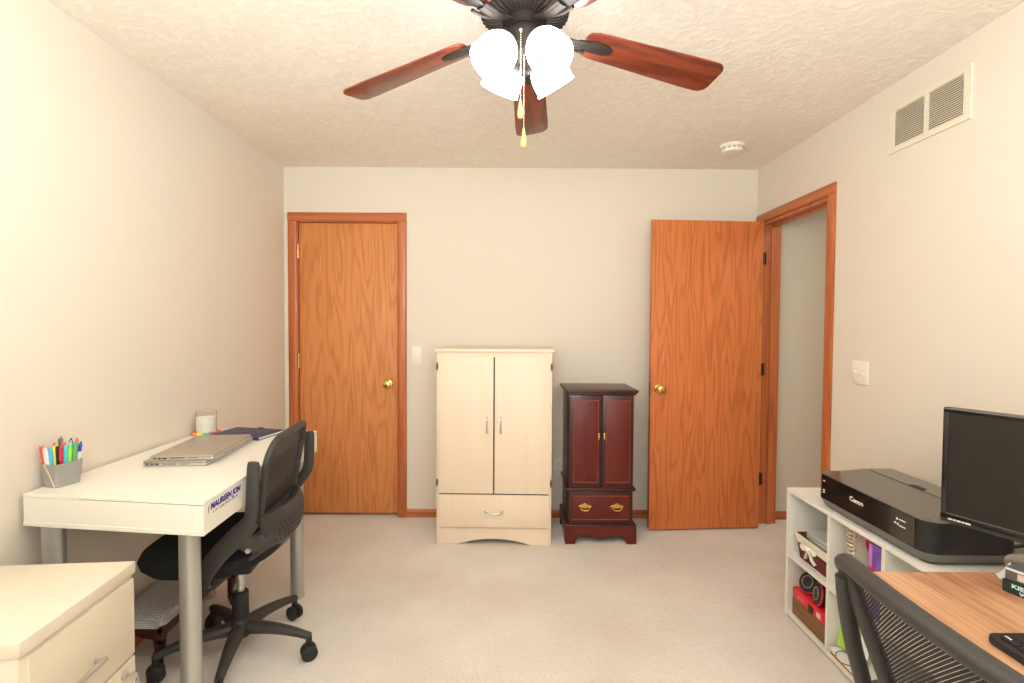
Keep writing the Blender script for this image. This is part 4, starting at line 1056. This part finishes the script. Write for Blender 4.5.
m = MB(); m.lathe([(.118, 0), (.12, .004), (.116, .009), (.05, .014), (0, .014)], 44, Matrix.Translation((.022, -.035, .0005)) @ Matrix.Diagonal((1.0, .78, 1, 1))); m.build('stand_base', mat('stand_gloss', srgb(120, 112, 102), .2, coat=.5), mo)  # reflection of the wall is put into the beige-grey base colour
m = MB(); m.tube([(.02, -.02, .01), (.01, .02, .06), (.0, .034, .14)], (.03, .012), n=12, up=(0, 1, 0)); m.build('stand_neck', dark_plastic, mo)

# books on the desk
def book(label, loc, rotz, w_, d_, h_, cover, pages):
    t = thing('book', label, 'book', loc, rotz, 'books on the wood desk')
    m = MB(); m.box(-w_/2, w_/2, -d_/2, d_/2, 0, .002, bev=.0006); m.box(-w_/2, w_/2, -d_/2, d_/2, h_-.002, h_, bev=.0006); m.box(-w_/2, w_/2, -d_/2, -d_/2+.002, 0, h_, bev=.0006)
    m.build('cover', cover, t); MB().box(-w_/2+.003, w_/2-.004, -d_/2+.002, d_/2-.004, .002, h_-.002).build('pages', pages, t)
    return t
teal = mat('teal_cover', srgb(34, 58, 56), .35); pagem = mat('book_pages', srgb(236, 230, 218), .8)
ba = -74
bt = book('dark teal paperback with pale lettering at bottom of books on wood desk', (1.212, 1.065, WZ+.0005), R(ba), .215, .105, .028, teal, pagem)
mint = mat('mint_ink', srgb(196, 232, 222), .5)
text('spine_lettering', 'KIERS', .0125, mint, bt, M=Matrix.Translation((-.090, -.0532, .0145)) @ Mt, bold=.0004, sx=1.35)
text('spine_lettering', 'WRIT', .010, mint, bt, M=Matrix.Translation((-.075, -.0532, .0035)) @ Mt, bold=.0003, sx=1.35)
b2 = book('grey hardback with pale label lying on the teal paperback', (1.203, 1.085, WZ+.0290), R(ba+3), .17, .085, .028, mat('grey_cover', srgb(98, 98, 100), .35), pagem)
MB().box(-.062, -.035, -.0437, -.0423, .005, .02).build('spine_label', mat('pink_label', srgb(222, 196, 186), .5), b2)
MB().box(-.084, .084, -.0437, -.0424, .0225, .0275).build('spine_band', mat('pale_band', srgb(222, 226, 224), .4), b2)
t = thing('loose_paper', 'curled white paper sheet beside books at far edge of wood desk', 'paper', (1.19, 1.21, WZ+.0005), R(-30))
def curl(u, v): return Vector((-.012+.028*u, -.02+.036*v+.006*u, .002+.032*(u**2)*(.4+.6*v)))
MB().grid(curl, 10, 8, thick=(0, 0, .0008)).build('sheet', mat('sheet_grey', srgb(206, 204, 196), .7), t)

# keyboard
kb = thing('keyboard', 'black computer keyboard on the wood desk', 'keyboard', (.990, .745, WZ+.0005), R(-90))
# local x runs toward camera (-y), local y toward +x
kw, kd = .44, .15
m = MB(); m.prism(rrect(kw, kd, .016), 0, .016, bev=.004); m.build('case', dark_plastic, kb)
key = mat('key_black', srgb(28, 27, 27), .5); leg_w = mat('key_legend', srgb(240, 238, 232), .5)
legends = ['QWERTYUIOP[]', 'ASDFGHJKL;', 'ZXCVBNM,./']
rows = [(.052, 13, 0, ['ESC', '', 'F1', 'F2', 'F3', 'F4', 'F5', 'F6', 'F7', 'F8', 'F9', 'F10', 'F11']), (.030, 13, .0, list('`1234567890-=')), (.009, 13, .007, ['TAB']+list(legends[0])), (-.012, 12, .010, ['CAPS']+list(legends[1])+['']), (-.033, 11, .016, ['SHIFT']+list(legends[2])), (-.054, 8, .0, ['CTRL', '', 'ALT', '', '', '', 'ALT', 'CTRL'])]
for yy, n, off, lg in rows:
    for i in range(n):
        st_ = .0205 if n > 8 else .034
        x = -kw/2+.026+off+i*st_+(0 if n > 8 else .006)
        w_ = .0085 if n > 8 else .015
        ko = MB().box(x-w_, x+w_, yy-.0085, yy+.0085, .014, .0205, bev=.002, seg=1).build('key', key, kb)
        if lg[i] and yy > .0 or (lg[i] and len(lg[i]) > 1):
            pass
        if lg[i]:
            text('key_legend', lg[i], .011 if len(lg[i]) == 1 else .0056, leg_w, ko, loc=(x-w_+.003, yy-.002, .0206), bold=.0004, extrude=.0001)

# ------------------------------------------------------------------ lights
def area(name, loc, target, sx_, sy_, power, col):
    l = bpy.data.lights.new(name, 'AREA'); l.shape = 'RECTANGLE'; l.size = sx_; l.size_y = sy_; l.energy = power; l.color = col
    o = bpy.data.objects.new(name, l); COL.objects.link(o); o.location = loc
    o.rotation_euler = (Vector(target)-Vector(loc)).to_track_quat('-Z', 'Y').to_euler()
    return o
area('rear_fill_light', (.1, -.70, 1.45), (0, 3.2, 1.2), 2.6, 1.7, 24, (.89, .965, 1))  # area lamp added behind the camera, standing in for an assumed window
area('flash_bounce', (-.1, .1, 1.75), (-.1, .6, 2.44), 1.2, .8, 57, (.885, .962, 1))
area('hall_fill_light', (2.5, 2.2, 2.40), (2.5, 2.4, 0), .4, .4, 8, (1, .95, .86))  # unseen lamp added to light the hall
wd_ = bpy.data.worlds.new('world'); sc.world = wd_; wd_.use_nodes = True
wd_.node_tree.nodes['Background'].inputs[0].default_value = (1, .95, .88, 1); wd_.node_tree.nodes['Background'].inputs[1].default_value = .3

# ------------------------------------------------------------------ camera
cam = bpy.data.cameras.new('camera'); cam.lens = 18; cam.sensor_width = 36; cam.clip_start = .02
co = bpy.data.objects.new('camera', cam); COL.objects.link(co)
PIT, YAW, ROLL = R(-1.73), R(-.2), R(.3)
fwd = Vector((-math.sin(YAW)*math.cos(PIT), math.cos(YAW)*math.cos(PIT), math.sin(PIT)))
rt = Vector((math.cos(YAW), math.sin(YAW), 0)); up = rt.cross(fwd)
r2 = rt*math.cos(ROLL)+up*math.sin(ROLL); u2 = up*math.cos(ROLL)-rt*math.sin(ROLL)
M = Matrix((( r2.x, u2.x, -fwd.x, 0), (r2.y, u2.y, -fwd.y, 0), (r2.z, u2.z, -fwd.z, 1.348), (0, 0, 0, 1)))
co.matrix_world = M
sc.camera = co
sc.view_settings.view_transform = 'Standard'
sc.view_settings.look = 'None'
sc.view_settings.exposure = 0.0
